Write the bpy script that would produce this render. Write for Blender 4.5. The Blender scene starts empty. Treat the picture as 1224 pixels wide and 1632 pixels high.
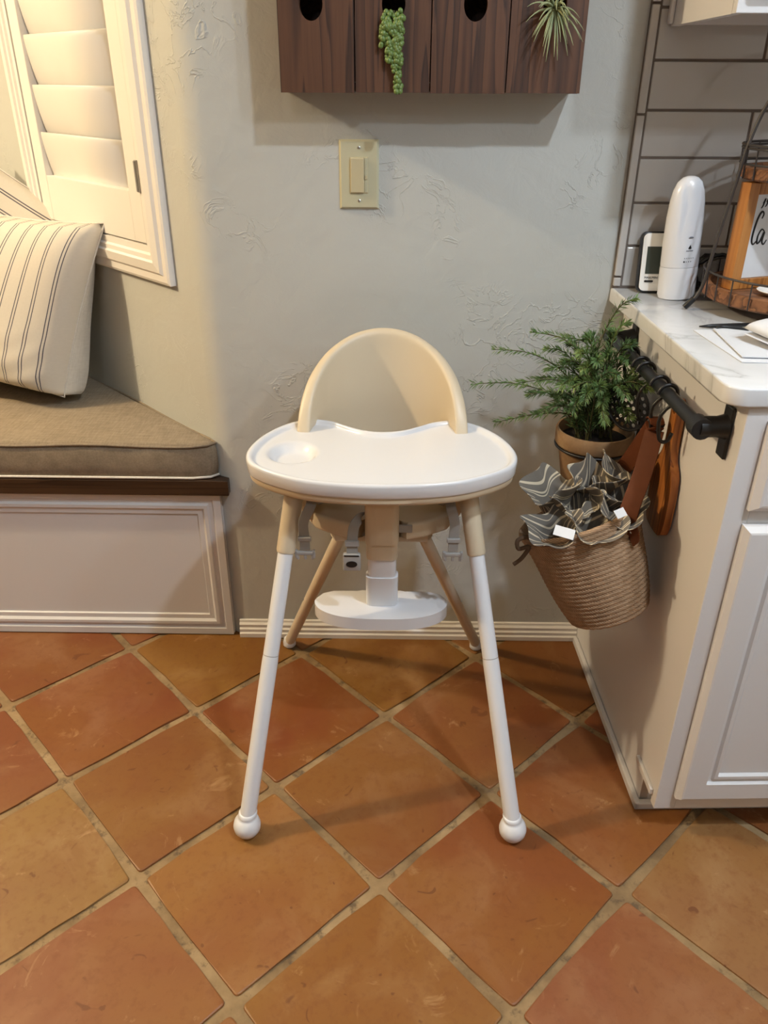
import bpy, bmesh, math, random
from mathutils import Matrix, Vector
SC = bpy.context.scene
COL = SC.collection
PI = math.pi
V = Vector

# ------------------------------------------------------------------ camera
CAM_POS = V((0.0060, -1.7180, 1.3100))
PITCH, YAW, ROLL, FPX = 0.4971, -0.0104, 0.0059, 1263.76
cam_d = bpy.data.cameras.new('camera'); cam = bpy.data.objects.new('camera', cam_d); COL.objects.link(cam)
cam_d.sensor_fit = 'VERTICAL'; cam_d.sensor_height = 36.0; cam_d.lens = 36.0 * FPX / 1632.0
cam_d.clip_start = 0.02
_f = V((math.sin(YAW) * math.cos(PITCH), math.cos(YAW) * math.cos(PITCH), -math.sin(PITCH)))
_r = V((math.cos(YAW), -math.sin(YAW), 0)); _u = _r.cross(_f)
_r2 = math.cos(ROLL) * _r + math.sin(ROLL) * _u; _u2 = -math.sin(ROLL) * _r + math.cos(ROLL) * _u
M = Matrix((_r2, _u2, -_f)).transposed().to_4x4(); M.translation = CAM_POS
cam.matrix_world = M
SC.camera = cam

# ------------------------------------------------------------------ world, lights, exposure
wd = bpy.data.worlds.new('world'); SC.world = wd; wd.use_nodes = True
bg = wd.node_tree.nodes['Background']
bg.inputs[0].default_value = (0.62, 0.78, 1.0, 1); bg.inputs[1].default_value = 2.2
SC.view_settings.view_transform = 'Standard'; SC.view_settings.look = 'None'
SC.view_settings.exposure = 0.0; SC.view_settings.gamma = 1.0; SC.view_settings.use_curve_mapping = False
SC.cycles.use_denoising = True
SC.cycles.max_bounces = 7; SC.cycles.diffuse_bounces = 4; SC.cycles.glossy_bounces = 2; SC.cycles.caustics_reflective = False; SC.cycles.caustics_refractive = False

def downlight(name, loc, power, color, size=0.13):
    d = bpy.data.lights.new(name, 'AREA'); d.shape = 'DISK'; d.size = size; d.energy = power; d.color = color
    o = bpy.data.objects.new(name, d); COL.objects.link(o); o.location = loc
    return o
def bulb(name, loc, power, color, radius=0.05):
    d = bpy.data.lights.new(name, 'POINT'); d.shadow_soft_size = radius; d.energy = power; d.color = color
    o = bpy.data.objects.new(name, d); COL.objects.link(o); o.location = loc
    return o
CEIL = 2.60
COOL = (0.79, 0.895, 1.0); WARM = (1.0, 0.79, 0.50)
downlight('downlight_sink', (0.75, -1.46, CEIL - 0.02), 30, COOL, 0.10)
downlight('rear_fill', (-0.5, -3.4, CEIL - 0.02), 11, COOL, 0.2)  # added fill lamp behind the camera, lifts the overall ambient light
bulb('added_cool_bulb', (1.02, -1.38, 1.98), 20, COOL, 0.035)  # unseen lamp added for the second cool shadow edge; its fixture is invented
bulb('nook_pendant_bulb', (-2.36, -0.44, 2.36), 172, WARM, 0.05)

# ------------------------------------------------------------------ helpers
def s2l(c):
    c = c / 255.0
    return c / 12.92 if c <= 0.04045 else ((c + 0.055) / 1.055) ** 2.4
def rgb(r, g, b): return (s2l(r), s2l(g), s2l(b), 1.0)

class NT:
    def __init__(s, name):
        s.m = bpy.data.materials.new(name); s.m.use_nodes = True
        s.t = s.m.node_tree; s.b = s.t.nodes['Principled BSDF']
    def n(s, typ, **kw):
        nd = s.t.nodes.new(typ)
        for k, v in kw.items(): setattr(nd, k, v)
        return nd
    def l(s, a, b): s.t.links.new(a, b)
    def coord(s, out='Object', scale=(1, 1, 1), rot=(0, 0, 0)):
        tc = s.n('ShaderNodeTexCoord'); mp = s.n('ShaderNodeMapping')
        mp.inputs['Scale'].default_value = scale; mp.inputs['Rotation'].default_value = rot
        s.l(tc.outputs[out], mp.inputs['Vector']); return mp.outputs['Vector']
    def noise(s, vec, scale, detail=4, rough=0.55, dist=0.0):
        nd = s.n('ShaderNodeTexNoise'); nd.inputs['Scale'].default_value = scale; nd.inputs['Detail'].default_value = detail
        nd.inputs['Roughness'].default_value = rough; nd.inputs['Distortion'].default_value = dist
        s.l(vec, nd.inputs['Vector']); return nd.outputs['Fac']
    def ramp(s, fac, stops):
        r = s.n('ShaderNodeValToRGB'); el = r.color_ramp.elements
        while len(el) < len(stops): el.new(0.5)
        for e, (p, c) in zip(el, stops):
            e.position = p; e.color = c if hasattr(c, '__len__') else (c, c, c, 1)
        s.l(fac, r.inputs['Fac']); return r.outputs['Color']
    def mix(s, fac, a, b, mode='MIX'):
        m = s.n('ShaderNodeMix', data_type='RGBA', blend_type=mode)
        for sock, v in ((m.inputs['Factor'], fac), (m.inputs['A'], a), (m.inputs['B'], b)):
            if hasattr(v, 'is_output'): s.l(v, sock)
            else: sock.default_value = v
        return m.outputs['Result']
    def math(s, op, a, b=0.0):
        m = s.n('ShaderNodeMath', operation=op)
        for i, v in enumerate((a, b)):
            if hasattr(v, 'is_output'): s.l(v, m.inputs[i])
            else: m.inputs[i].default_value = v
        return m.outputs[0]
    def bump(s, h, strength=0.3, dist=0.002, prev=None):
        b = s.n('ShaderNodeBump'); b.inputs['Strength'].default_value = strength; b.inputs['Distance'].default_value = dist
        s.l(h, b.inputs['Height'])
        if prev is not None: s.l(prev, b.inputs['Normal'])
        s.l(b.outputs['Normal'], s.b.inputs['Normal']); return b.outputs['Normal']
    def set(s, color=None, rough=None, metal=None, spec=None, coat=None, emit=None):
        for k, v in (('Base Color', color), ('Roughness', rough), ('Metallic', metal), ('Specular IOR Level', spec), ('Coat Weight', coat)):
            if v is None: continue
            if hasattr(v, 'is_output'): s.l(v, s.b.inputs[k])
            else: s.b.inputs[k].default_value = v
        return s

MATS = {}
def paint(name, col, rough=0.45, bump=0.0, var=0.06, scale=9.0, coat=0.0, spec=0.5):
    t = NT(name); v = t.coord()
    n = t.noise(v, scale, 3)
    dark = tuple(c * (1 - var) for c in col[:3]) + (1,)
    t.set(t.mix(n, dark, col), rough, spec=spec, coat=coat)
    if bump: t.bump(t.noise(v, scale * 30, 3), bump, 0.0008)
    return t.m
def wall_mat(name, col):
    t = NT(name); v = t.coord()
    big = t.noise(v, 5.0, 3, 0.5); mid = t.noise(v, 22.0, 5, 0.6, 0.6); mid2 = t.noise(v, 16.0, 4, 0.6, 0.8)
    ridge = t.ramp(t.math('ABSOLUTE', t.math('SUBTRACT', mid2, 0.5)), [(0.0, 1.0), (0.022, 0.0)])
    msk = t.ramp(t.noise(v, 3.1, 2), [(0.54, 0.0), (0.60, 1.0)])
    rid = t.mix(msk, (0, 0, 0, 1), ridge)
    col2 = tuple(c * 0.95 for c in col[:3]) + (1,)
    t.set(t.mix(big, col2, col), 0.62, spec=0.3)
    b = t.bump(mid, 0.45, 0.004)
    b = t.bump(big, 0.5, 0.01, b)
    t.bump(rid, 0.5, 0.0025, b)
    return t.m
def wood(name, dark, mid, light, axis='z', scale=1.0, rough=0.5, ring=26.0, coat=0.0):
    t = NT(name)
    st = {'x': (0.55, 16, 16), 'y': (16, 0.55, 16), 'z': (16, 16, 0.55)}[axis]
    v = t.coord('Object', tuple(a * scale for a in st))
    info = t.n('ShaderNodeObjectInfo')
    off = t.n('ShaderNodeVectorMath', operation='ADD'); t.l(v, off.inputs[0])
    sc = t.n('ShaderNodeVectorMath', operation='SCALE'); sc.inputs[0].default_value = (13, 7, 5); t.l(info.outputs['Random'], sc.inputs['Scale'])
    t.l(sc.outputs[0], off.inputs[1]); v = off.outputs[0]
    warp = t.noise(v, 1.1, 3, 0.5, 0.15)
    bands = t.math('FRACT', t.math('MULTIPLY', warp, ring * 0.35))
    g = t.ramp(bands, [(0.0, 0.25), (0.5, 0.85), (0.86, 1.0), (0.93, 0.0), (1.0, 0.25)])
    fine = t.noise(v, 12.0, 4, 0.75)
    f = t.mix(0.45, g, fine)
    c = t.ramp(f, [(0.15, dark), (0.5, mid), (0.85, light)])
    t.set(c, rough, coat=coat); t.bump(f, 0.25, 0.001)
    return t.m

M_WALL = wall_mat('plaster_greige', rgb(190, 191, 186))
M_CEIL = paint('ceiling_white', rgb(225, 222, 215), 0.8)
M_TRIM = paint('trim_white_paint', rgb(232, 228, 222), 0.38, 0.0, 0.04, 5)
M_CAB = paint('cabinet_white_paint', rgb(214, 212, 212), 0.36, 0.0, 0.04, 4)
M_WHITE = paint('white_plastic', rgb(216, 216, 219), 0.22, 0.0, 0.02, 6, 0.2)
M_WHITE2 = paint('white_satin_legs', rgb(218, 219, 223), 0.35, 0.0, 0.02, 6)
M_BEIGE = paint('beige_plastic', rgb(206, 190, 164), 0.42, 0.0, 0.03, 7)
M_BEIGE2 = paint('beige_legs', rgb(208, 193, 170), 0.4, 0.0, 0.03, 7)
M_GREY = paint('grey_webbing', rgb(150, 147, 143), 0.55, 0.2, 0.12, 40)
M_GREYP = paint('grey_buckle_plastic', rgb(158, 155, 152), 0.3, 0.0, 0.05, 20)
M_BLACK = paint('black_metal', rgb(26, 25, 26), 0.42, 0.1, 0.2, 12)
M_DARKP = paint('black_plastic', rgb(22, 22, 24), 0.35)
M_WIRE = paint('dark_wire', rgb(58, 52, 49), 0.45, 0.1, 0.25, 20)
M_IVORY = paint('ivory_plastic', rgb(192, 187, 158), 0.35, 0.0, 0.03)
M_IVORY2 = paint('ivory_rocker', rgb(194, 182, 148), 0.3, 0.0, 0.03)
M_STEEL = paint('steel', rgb(190, 188, 184), 0.3); M_STEEL.node_tree.nodes['Principled BSDF'].inputs['Metallic'].default_value = 0.9
M_TILE = paint('glazed_subway_tile', rgb(186, 181, 176), 0.12, 0.05, 0.07, 8, 0.3)
M_GROUTW = paint('wall_grout', rgb(116, 104, 95), 0.85, 0.3, 0.15, 60)
M_SOIL = paint('dark_soil', rgb(34, 26, 20), 0.95, 0.8, 0.4, 80)
M_PAPER = paint('white_paper', rgb(214, 215, 218), 0.6, 0.0, 0.02)
M_LCD = paint('lcd_glass', rgb(58, 66, 60), 0.15)
M_INK = paint('black_ink', rgb(18, 18, 20), 0.5)
M_GINK = paint('grey_ink', rgb(110, 112, 120), 0.5)
M_CERAM = paint('white_ceramic', rgb(236, 234, 230), 0.15)
M_HOLE = paint('dark_interior', rgb(16, 12, 10), 0.9)
M_PEARL = paint('pearl_green', rgb(104, 128, 66), 0.4, 0.0, 0.3, 60)
M_AIR = paint('air_plant_silver_green', rgb(150, 158, 118), 0.6, 0.1, 0.25, 30)
M_STEM = paint('herb_stem', rgb(84, 82, 48), 0.7, 0.2, 0.2, 40)
M_LEATHER = paint('brown_leather', rgb(96, 50, 25), 0.6, 0.35, 0.25, 25, 0.0, 0.2)
M_CORD = paint('brown_cord', rgb(92, 72, 54), 0.8, 0.4, 0.3, 60)

def leaf_mat():
    t = NT('herb_leaf_green'); v = t.coord()
    n = t.noise(v, 26, 3)
    c = t.ramp(n, [(0.3, rgb(66, 92, 50)), (0.52, rgb(98, 126, 70)), (0.72, rgb(142, 162, 96))])
    t.set(c, 0.5); return t.m
M_LEAF = leaf_mat()

def terracotta(name):
    t = NT(name); v = t.coord('Object'); info = t.n('ShaderNodeObjectInfo')
    off = t.n('ShaderNodeVectorMath', operation='ADD'); t.l(v, off.inputs[0])
    sc = t.n('ShaderNodeVectorMath', operation='SCALE'); sc.inputs[0].default_value = (31, 17, 5); t.l(info.outputs['Random'], sc.inputs['Scale'])
    t.l(sc.outputs[0], off.inputs[1]); v = off.outputs[0]
    base = t.mix(1.0, info.outputs['Color'], (0.475, 0.55, 0.50, 1), 'MULTIPLY')
    n1 = t.noise(v, 5.5, 4, 0.6, 0.8); n2 = t.noise(v, 3.2, 3, 0.55, 0.5); n3 = t.noise(v, 55, 4, 0.7)
    gold = t.mix(0.62, base, rgb(137, 99, 44)); red = t.mix(0.6, base, rgb(119, 66, 36)); pale = t.mix(0.55, base, rgb(166, 130, 90))
    c = t.mix(t.ramp(n2, [(0.38, 0.0), (0.62, 0.8)]), red, gold)
    c = t.mix(t.ramp(n1, [(0.50, 0.0), (0.68, 0.6)]), c, pale)
    c = t.mix(0.30, c, base)
    c = t.mix(t.ramp(n3, [(0.3, 0.35), (0.5, 0.0)]), c, rgb(110, 60, 28))
    sp = t.noise(v, 19, 2, 0.5, 2.0)
    c = t.mix(t.ramp(sp, [(0.70, 0.0), (0.74, 0.6)]), c, rgb(92, 48, 24))
    br = t.noise(v, 12, 5, 0.7, 1.2)
    c = t.mix(t.ramp(br, [(0.62, 0.0), (0.78, 0.35)]), c, rgb(214, 176, 130))
    t.set(c, t.ramp(n1, [(0.3, 0.36), (0.7, 0.55)]), spec=0.4)
    b = t.bump(n3, 0.12, 0.001); t.bump(n2, 0.25, 0.004, b)
    return t.m
M_TERRA = terracotta('saltillo_tile')
def grout_mat():
    t = NT('floor_grout'); v = t.coord()
    c = t.ramp(t.noise(v, 7, 5, 0.65), [(0.35, rgb(108, 86, 58)), (0.55, rgb(142, 117, 82)), (0.7, rgb(162, 137, 101))])
    dk = t.ramp(t.noise(v, 30, 4, 0.7), [(0.54, 0.0), (0.66, 0.8)])
    t.set(t.mix(dk, c, rgb(84, 68, 50)), 0.85); t.bump(t.noise(v, 90, 3), 0.5, 0.002); return t.m
M_GROUT = grout_mat()
def pot_mat():
    t = NT('aged_terracotta_pot'); v = t.coord()
    c = t.ramp(t.noise(v, 14, 5, 0.65), [(0.3, rgb(122, 92, 62)), (0.55, rgb(150, 118, 84)), (0.75, rgb(176, 148, 112))])
    t.set(c, 0.8); t.bump(t.noise(v, 70, 3), 0.3, 0.001); return t.m
M_POT = pot_mat()
def fabric(name, a, b, scale=260, rough=0.9):
    t = NT(name); v = t.coord()
    w1 = t.noise(t.coord('Object', (1, 0.12, 1)), scale, 2); w2 = t.noise(t.coord('Object', (0.12, 1, 0.12)), scale, 2)
    n = t.mix(0.5, w1, w2); big = t.noise(v, 6, 3)
    f = t.mix(0.3, n, big)
    t.set(t.ramp(f, [(0.35, a), (0.65, b)]), rough, spec=0.2); t.bump(n, 0.3, 0.0008); return t.m
M_TAUPE = fabric('taupe_linen', rgb(122, 108, 90), rgb(150, 136, 116))
M_LINEN = fabric('plain_linen', rgb(206, 200, 190), rgb(224, 219, 210))
def stripe_mat(name, base, line, period, lines, axis=0, coord='Object', front_only=False, off=0.0):
    """thin woven stripes; lines = [(centre, halfwidth)] inside one period (0..1)"""
    t = NT(name); tc = t.n('ShaderNodeTexCoord'); sp = t.n('ShaderNodeSeparateXYZ'); t.l(tc.outputs[coord], sp.inputs[0])
    x = t.math('FRACT', t.math('ADD', t.math('MULTIPLY', sp.outputs[axis], 1.0 / period), 100.0 + off))
    fac = None
    for c, hw in lines:
        d = t.math('LESS_THAN', t.math('ABSOLUTE', t.math('SUBTRACT', x, c)), hw)
        fac = d if fac is None else t.math('MAXIMUM', fac, d)
    if front_only: fac = t.math('MULTIPLY', fac, t.math('LESS_THAN', sp.outputs[1], 0.012))
    v = t.coord(coord)
    n = t.noise(v, 160, 3, 0.6); big = t.noise(v, 7, 3)
    bs = t.mix(t.mix(0.35, n, big), tuple(c * 0.86 for c in base[:3]) + (1,), base)
    t.set(t.mix(fac, bs, line), 0.9, spec=0.15); t.bump(n, 0.25, 0.0008); return t.m
M_PILLOW = stripe_mat('ticking_stripe', rgb(216, 208, 194), rgb(80, 80, 92), 0.046, [(0.42, 0.026), (0.59, 0.026)], 0, 'UV')
M_PILLOW2 = stripe_mat('ticking_stripe_wide', rgb(214, 206, 192), rgb(96, 92, 98), 0.05, [(0.4, 0.035), (0.55, 0.035)], 1, 'UV')
M_CLOTH = stripe_mat('striped_napkin', rgb(120, 113, 104), rgb(206, 192, 166), 0.062, [(0.25, 0.06), (0.62, 0.035), (0.74, 0.025)], 0, 'UV')
M_CLOTH_B = stripe_mat('striped_napkin_b', rgb(112, 106, 99), rgb(200, 186, 162), 0.058, [(0.3, 0.07), (0.8, 0.035)], 1, 'UV')
def marble():
    t = NT('white_quartz_grey_veins'); v = t.coord()
    n = t.noise(v, 2.6, 6, 0.6, 1.4)
    vein = t.ramp(t.math('ABSOLUTE', t.math('SUBTRACT', n, 0.5)), [(0.0, 0.75), (0.012, 0.35), (0.05, 0.0)])
    m = t.ramp(t.noise(v, 1.9, 2), [(0.42, 0.0), (0.6, 1.0)])
    f = t.mix(m, (0, 0, 0, 1), vein)
    cl = t.ramp(t.noise(v, 4, 4), [(0.3, rgb(196, 197, 198)), (0.6, rgb(216, 217, 219))])
    t.set(t.mix(f, cl, rgb(112, 110, 110)), 0.16, spec=0.5); return t.m
M_MARBLE = marble()
def basket_mat():
    t = NT('woven_jute'); v = t.coord('UV')
    w = t.n('ShaderNodeTexWave', wave_type='BANDS', bands_direction='DIAGONAL'); w.inputs['Scale'].default_value = 44; w.inputs['Distortion'].default_value = 1.5
    t.l(v, w.inputs['Vector'])
    n = t.noise(t.coord(), 40, 4)
    c = t.ramp(t.mix(0.6, w.outputs['Fac'], n), [(0.25, rgb(124, 98, 74)), (0.5, rgb(160, 130, 102)), (0.8, rgb(188, 158, 128))])
    t.set(c, 0.85, spec=0.2); t.bump(w.outputs['Fac'], 0.5, 0.0016); return t.m
M_BASKET = basket_mat()
M_WDARK = wood('dark_stained_pine', rgb(40, 22, 13), rgb(70, 42, 26), rgb(92, 59, 38), 'y', 1.0, 0.6)
M_WBENCH = wood('walnut_stained_edge', rgb(26, 17, 11), rgb(48, 32, 21), rgb(66, 46, 31), 'x', 1.2, 0.4)
M_WORANGE = wood('amber_pine', rgb(112, 66, 28), rgb(156, 98, 44), rgb(186, 126, 64), 'z', 1.3, 0.45)
M_WTRAY = wood('brown_tray_wood', rgb(62, 38, 24), rgb(110, 70, 42), rgb(140, 94, 60), 'x', 1.2, 0.55)
M_WBOARD = wood('acacia_board', rgb(96, 50, 20), rgb(146, 84, 36), rgb(176, 112, 54), 'y', 1.0, 0.4)

# ---- object builders
XF = {}
def tag(o, label=None, cat=None, group=None, kind=None):
    for k, v in (('label', label), ('category', cat), ('group', group), ('kind', kind)):
        if v: o[k] = v
    return o
def thing(name, label, cat, loc=(0, 0, 0), rotz=0.0, group=None, kind=None):
    o = bpy.data.objects.new(name, None); COL.objects.link(o); o.empty_display_size = 0.05
    o.location = loc; o.rotation_euler = (0, 0, rotz)
    XF[o.name] = Matrix.Translation(loc) @ Matrix.Rotation(rotz, 4, 'Z')
    return tag(o, label, cat, group, kind)
def link(name, me, mat, parent=None, world=True, smooth=False, loc=None, rot=None):
    o = bpy.data.objects.new(name, me); COL.objects.link(o)
    if mat is not None and not me.materials: me.materials.append(mat)
    if smooth:
        for p in me.polygons: p.use_smooth = True
    if parent is not None:
        o.parent = parent
        if world and parent.name in XF: o.matrix_parent_inverse = XF[parent.name].inverted()
    if loc is not None: o.location = loc
    if rot is not None: o.rotation_euler = rot
    XF[o.name] = Matrix.Identity(4)
    return o
def B(name, bm, mat, parent=None, world=True, smooth=False, loc=None, rot=None, auto=None):
    bmesh.ops.recalc_face_normals(bm, faces=bm.faces)
    me = bpy.data.meshes.new(name); bm.to_mesh(me); bm.free()
    o = link(name, me, mat, parent, world, smooth or auto is not None, loc, rot)
    if auto is not None:
        for e in me.edges: pass
        me.set_sharp_from_angle(angle=math.radians(auto))
    return o
def box(bm, x0, x1, y0, y1, z0, z1, bev=0.0, seg=2):
    r = bmesh.ops.create_cube(bm, size=1.0)
    vs = r['verts']
    for v in vs:
        v.co = V((x0 + (v.co.x + .5) * (x1 - x0), y0 + (v.co.y + .5) * (y1 - y0), z0 + (v.co.z + .5) * (z1 - z0)))
    if bev > 0:
        es = list({e for v in vs for e in v.link_edges})
        bmesh.ops.bevel(bm, geom=es, offset=bev, segments=seg, profile=0.5, affect='EDGES')
    return bm
def nb(): return bmesh.new()
def prism(bm, pts, z0, z1, bev=0.0, seg=2):
    lo = [bm.verts.new((x, y, z0)) for x, y in pts]; hi = [bm.verts.new((x, y, z1)) for x, y in pts]
    n = len(pts)
    a = bm.faces.new(list(reversed(lo))); b = bm.faces.new(hi)
    for i in range(n): bm.faces.new((lo[i], lo[(i + 1) % n], hi[(i + 1) % n], hi[i]))
    if bev > 0: bmesh.ops.bevel(bm, geom=list(a.edges) + list(b.edges), offset=bev, segments=seg, profile=0.5, affect='EDGES')
    return bm
def lathe(bm, prof, seg=32, mat=None, ax=1.0, ay=1.0, cap=True):
    rings = []
    for r, z in prof:
        rings.append([bm.verts.new((r * ax * math.cos(2 * PI * k / seg), r * ay * math.sin(2 * PI * k / seg), z)) for k in range(seg)])
    for a, b in zip(rings, rings[1:]):
        for k in range(seg): bm.faces.new((a[k], a[(k + 1) % seg], b[(k + 1) % seg], b[k]))
    if cap:
        if prof[0][0] > 1e-5: bm.faces.new(list(reversed(rings[0])))
        if prof[-1][0] > 1e-5: bm.faces.new(rings[-1])
    bmesh.ops.remove_doubles(bm, verts=bm.verts, dist=1e-6)
    if mat is not None: bmesh.ops.transform(bm, matrix=mat, verts=bm.verts)
    return bm
def tube(bm, pts, rad, seg=10, cap=True, flat=None, closed=False):
    """sweep a circle (or flattened ellipse: flat=(w,t,upvector)) along pts"""
    pts = [V(p) for p in pts]; n = len(pts)
    rads = rad if hasattr(rad, '__len__') else [rad] * n
    rings = []; prev = None
    for i, p in enumerate(pts):
        if closed: t = (pts[(i + 1) % n] - pts[i - 1]).normalized()
        else: t = ((pts[i + 1] if i < n - 1 else p) - (pts[i - 1] if i > 0 else p)).normalized()
        if flat: a = flat[2] - t * flat[2].dot(t); a.normalize()
        elif prev is None:
            a = t.orthogonal().normalized()
        else: a = (prev - t * prev.dot(t)).normalized()
        prev = a; b = t.cross(a)
        ring = []
        for k in range(seg):
            an = 2 * PI * k / seg
            if flat:
                # superellipse cross section
                cx, sy = math.cos(an), math.sin(an)
                ex = math.copysign(abs(cx) ** 0.35, cx); ey = math.copysign(abs(sy) ** 0.35, sy)
                o = b * ex * flat[0] / 2 + a * ey * flat[1] / 2
            else: o = (a * math.cos(an) + b * math.sin(an)) * rads[i]
            ring.append(bm.verts.new(p + o))
        rings.append(ring)
    prs = list(zip(rings, rings[1:])) + ([(rings[-1], rings[0])] if closed else [])
    for r0, r1 in prs:
        for k in range(seg): bm.faces.new((r0[k], r0[(k + 1) % seg], r1[(k + 1) % seg], r1[k]))
    if cap and not closed: bm.faces.new(list(reversed(rings[0]))); bm.faces.new(rings[-1])
    return bm
def smoothpts(pts, sub=6):
    P = [V(p) for p in pts]; out = []
    for i in range(len(P) - 1):
        p0 = P[max(i - 1, 0)]; p1 = P[i]; p2 = P[i + 1]; p3 = P[min(i + 2, len(P) - 1)]
        for k in range(sub):
            t = k / sub
            out.append(0.5 * ((2 * p1) + (p2 - p0) * t + (2 * p0 - 5 * p1 + 4 * p2 - p3) * t * t + (3 * p1 - p0 - 3 * p2 + p3) * t ** 3))
    out.append(P[-1]); return out
def rect_rings(bm, x0, x1, z0, z1, prof, cap=True, back=None):
    """nested rectangles: prof = [(inset, y)...]; y<0 towards the room"""
    rings = []
    if back is not None: prof = [(prof[0][0], back)] + list(prof)
    for ins, y in prof:
        rings.append([bm.verts.new(p) for p in ((x0 + ins, y, z0 + ins), (x1 - ins, y, z0 + ins), (x1 - ins, y, z1 - ins), (x0 + ins, y, z1 - ins))])
    for a, b in zip(rings, rings[1:]):
        for k in range(4): bm.faces.new((a[k], a[(k + 1) % 4], b[(k + 1) % 4], b[k]))
    if cap: bm.faces.new(rings[-1])
    if back is not None: bm.faces.new(list(reversed(rings[0])))
    return bm
def plate(outline, holes, thick):
    """flat plate (in local xy, extruded along z) with real holes"""
    cu = bpy.data.curves.new('tmp', 'CURVE'); cu.dimensions = '2D'; cu.fill_mode = 'BOTH'; cu.extrude = thick / 2
    for poly in [outline] + holes:
        sp = cu.splines.new('POLY'); sp.points.add(len(poly) - 1); sp.use_cyclic_u = True
        for p, (x, y) in zip(sp.points, poly): p.co = (x, y, 0, 1)
    o = bpy.data.objects.new('tmp', cu); COL.objects.link(o)
    dg = bpy.context.evaluated_depsgraph_get()
    me = bpy.data.meshes.new_from_object(o.evaluated_get(dg))
    bpy.data.objects.remove(o); bpy.data.curves.remove(cu); me.materials.clear(); return me
def circ(cx, cy, rx, ry=None, n=24): 
    ry = ry or rx
    return [(cx + rx * math.cos(2 * PI * k / n), cy + ry * math.sin(2 * PI * k / n)) for k in range(n)]
def text_mesh(body, size, thick=0.0004, shear=0.0):
    cu = bpy.data.curves.new('t', 'FONT'); cu.body = body; cu.size = size; cu.extrude = thick; cu.shear = shear; cu.align_x = 'CENTER'
    o = bpy.data.objects.new('t', cu); COL.objects.link(o)
    me = bpy.data.meshes.new_from_object(o.evaluated_get(bpy.context.evaluated_depsgraph_get()))
    bpy.data.objects.remove(o); bpy.data.curves.remove(cu); me.materials.clear(); return me
def mod_bevel(o, w, seg=2):
    m = o.modifiers.new('b', 'BEVEL'); m.width = w; m.segments = seg; m.limit_method = 'ANGLE'; return o

# ================================================================== THE SETTING
def S(name, bm, mat, **kw): return tag(B(name, bm, mat, **kw), kind='structure')
# ---- floor: grout slab and one object per saltillo tile
bm = nb(); box(bm, -5.6, 1.5, -7.3, 0.9, -0.05, -0.0045)
floor = S('floor', bm, M_GROUT)
random.seed(4)
T = 0.318; TH = 0.7664; OX, OY = -0.0105, -0.756
U = V((math.cos(TH), math.sin(TH))) * T; W_ = V((-math.sin(TH), math.cos(TH))) * T
tile_meshes = []
for k in range(5):
    rnd = random.Random(k + 11)
    bm = nb(); h = T / 2 - 0.0085; pts = []
    for (sx, sy) in ((-1, -1), (1, -1), (1, 1), (-1, 1)):
        c = V((sx * (h + rnd.uniform(-.003, .002)), sy * (h + rnd.uniform(-.003, .002))))
        rr = 0.008
        a0 = math.atan2(sy, sx) - PI / 4
        for q in range(4):
            an = a0 + q / 3 * PI / 2
            pts.append((c.x - sx * rr + rr * math.cos(an), c.y - sy * rr + rr * math.sin(an)))
        # wavy edge
        nx = {(-1, -1): (1, -1), (1, -1): (1, 1), (1, 1): (-1, 1), (-1, 1): (-1, -1)}[(sx, sy)]
        for q in (0.3, 0.5, 0.7):
            px = sx + (nx[0] - sx) * q; py = sy + (nx[1] - sy) * q
            jit = rnd.uniform(-.0022, .0012)
            pts.append((px * h + (jit if nx[0] == sx else 0) * sx, py * h + (jit if nx[1] == sy else 0) * sy))
    prism(bm, pts, -0.012, 0.0, 0.0035, 2)
    me = bpy.data.meshes.new('tile'); bmesh.ops.recalc_face_normals(bm, faces=bm.faces); bm.to_mesh(me); bm.free()
    me.materials.append(M_TERRA)
    for p in me.polygons: p.use_smooth = False
    tile_meshes.append(me)
TCOL = {(0, 0): (170, 100, 58), (-1, 1): (168, 102, 54), (0, 1): (160, 74, 34), (-1, 2): (164, 78, 44), (-1, 0): (192, 120, 66), (-2, 1): (190, 138, 86),
        (-2, 0): (182, 106, 68), (0, -1): (178, 100, 54), (-1, -1): (188, 124, 58), (1, -1): (178, 98, 56), (1, -2): (198, 140, 90), (0, -2): (188, 110, 72),
        (1, 0): (170, 92, 52), (1, 1): (174, 112, 44), (0, 2): (176, 116, 48), (2, 0): (164, 102, 44), (-1, 3): (156, 74, 44), (-2, 2): (168, 92, 54),
        (2, -1): (170, 90, 50), (-2, 3): (160, 84, 50), (3, -2): (168, 92, 50), (2, -2): (160, 88, 48), (-1, -2): (184, 110, 66), (-3, 1): (186, 116, 70)}
pal = [(176, 102, 56), (188, 124, 66), (166, 84, 46), (192, 138, 88), (182, 112, 60)]
for i in range(-12, 9):
    for j in range(-9, 12):
        c = V((OX, OY)) + U * (i + .5) + W_ * (j + .5)
        if not (-2.9 < c.x < 1.35 and -2.6 < c.y < 0.17): continue
        if c.x + c.y < -0.40 - 0.25 and c.y > 0.12: continue
        o = bpy.data.objects.new('tile', tile_meshes[(i * 7 + j * 3) % 5]); COL.objects.link(o)
        o.parent = floor; o.location = (c.x, c.y, random.uniform(-0.0012, 0.0))
        o.rotation_euler = (random.uniform(-.0025, .0025), random.uniform(-.0025, .0025), TH + random.choice((0, PI / 2, PI, -PI / 2)) + random.uniform(-.006, .006))
        col = TCOL.get((i, j)) or random.choice(pal)
        o.color = rgb(*col)
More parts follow.
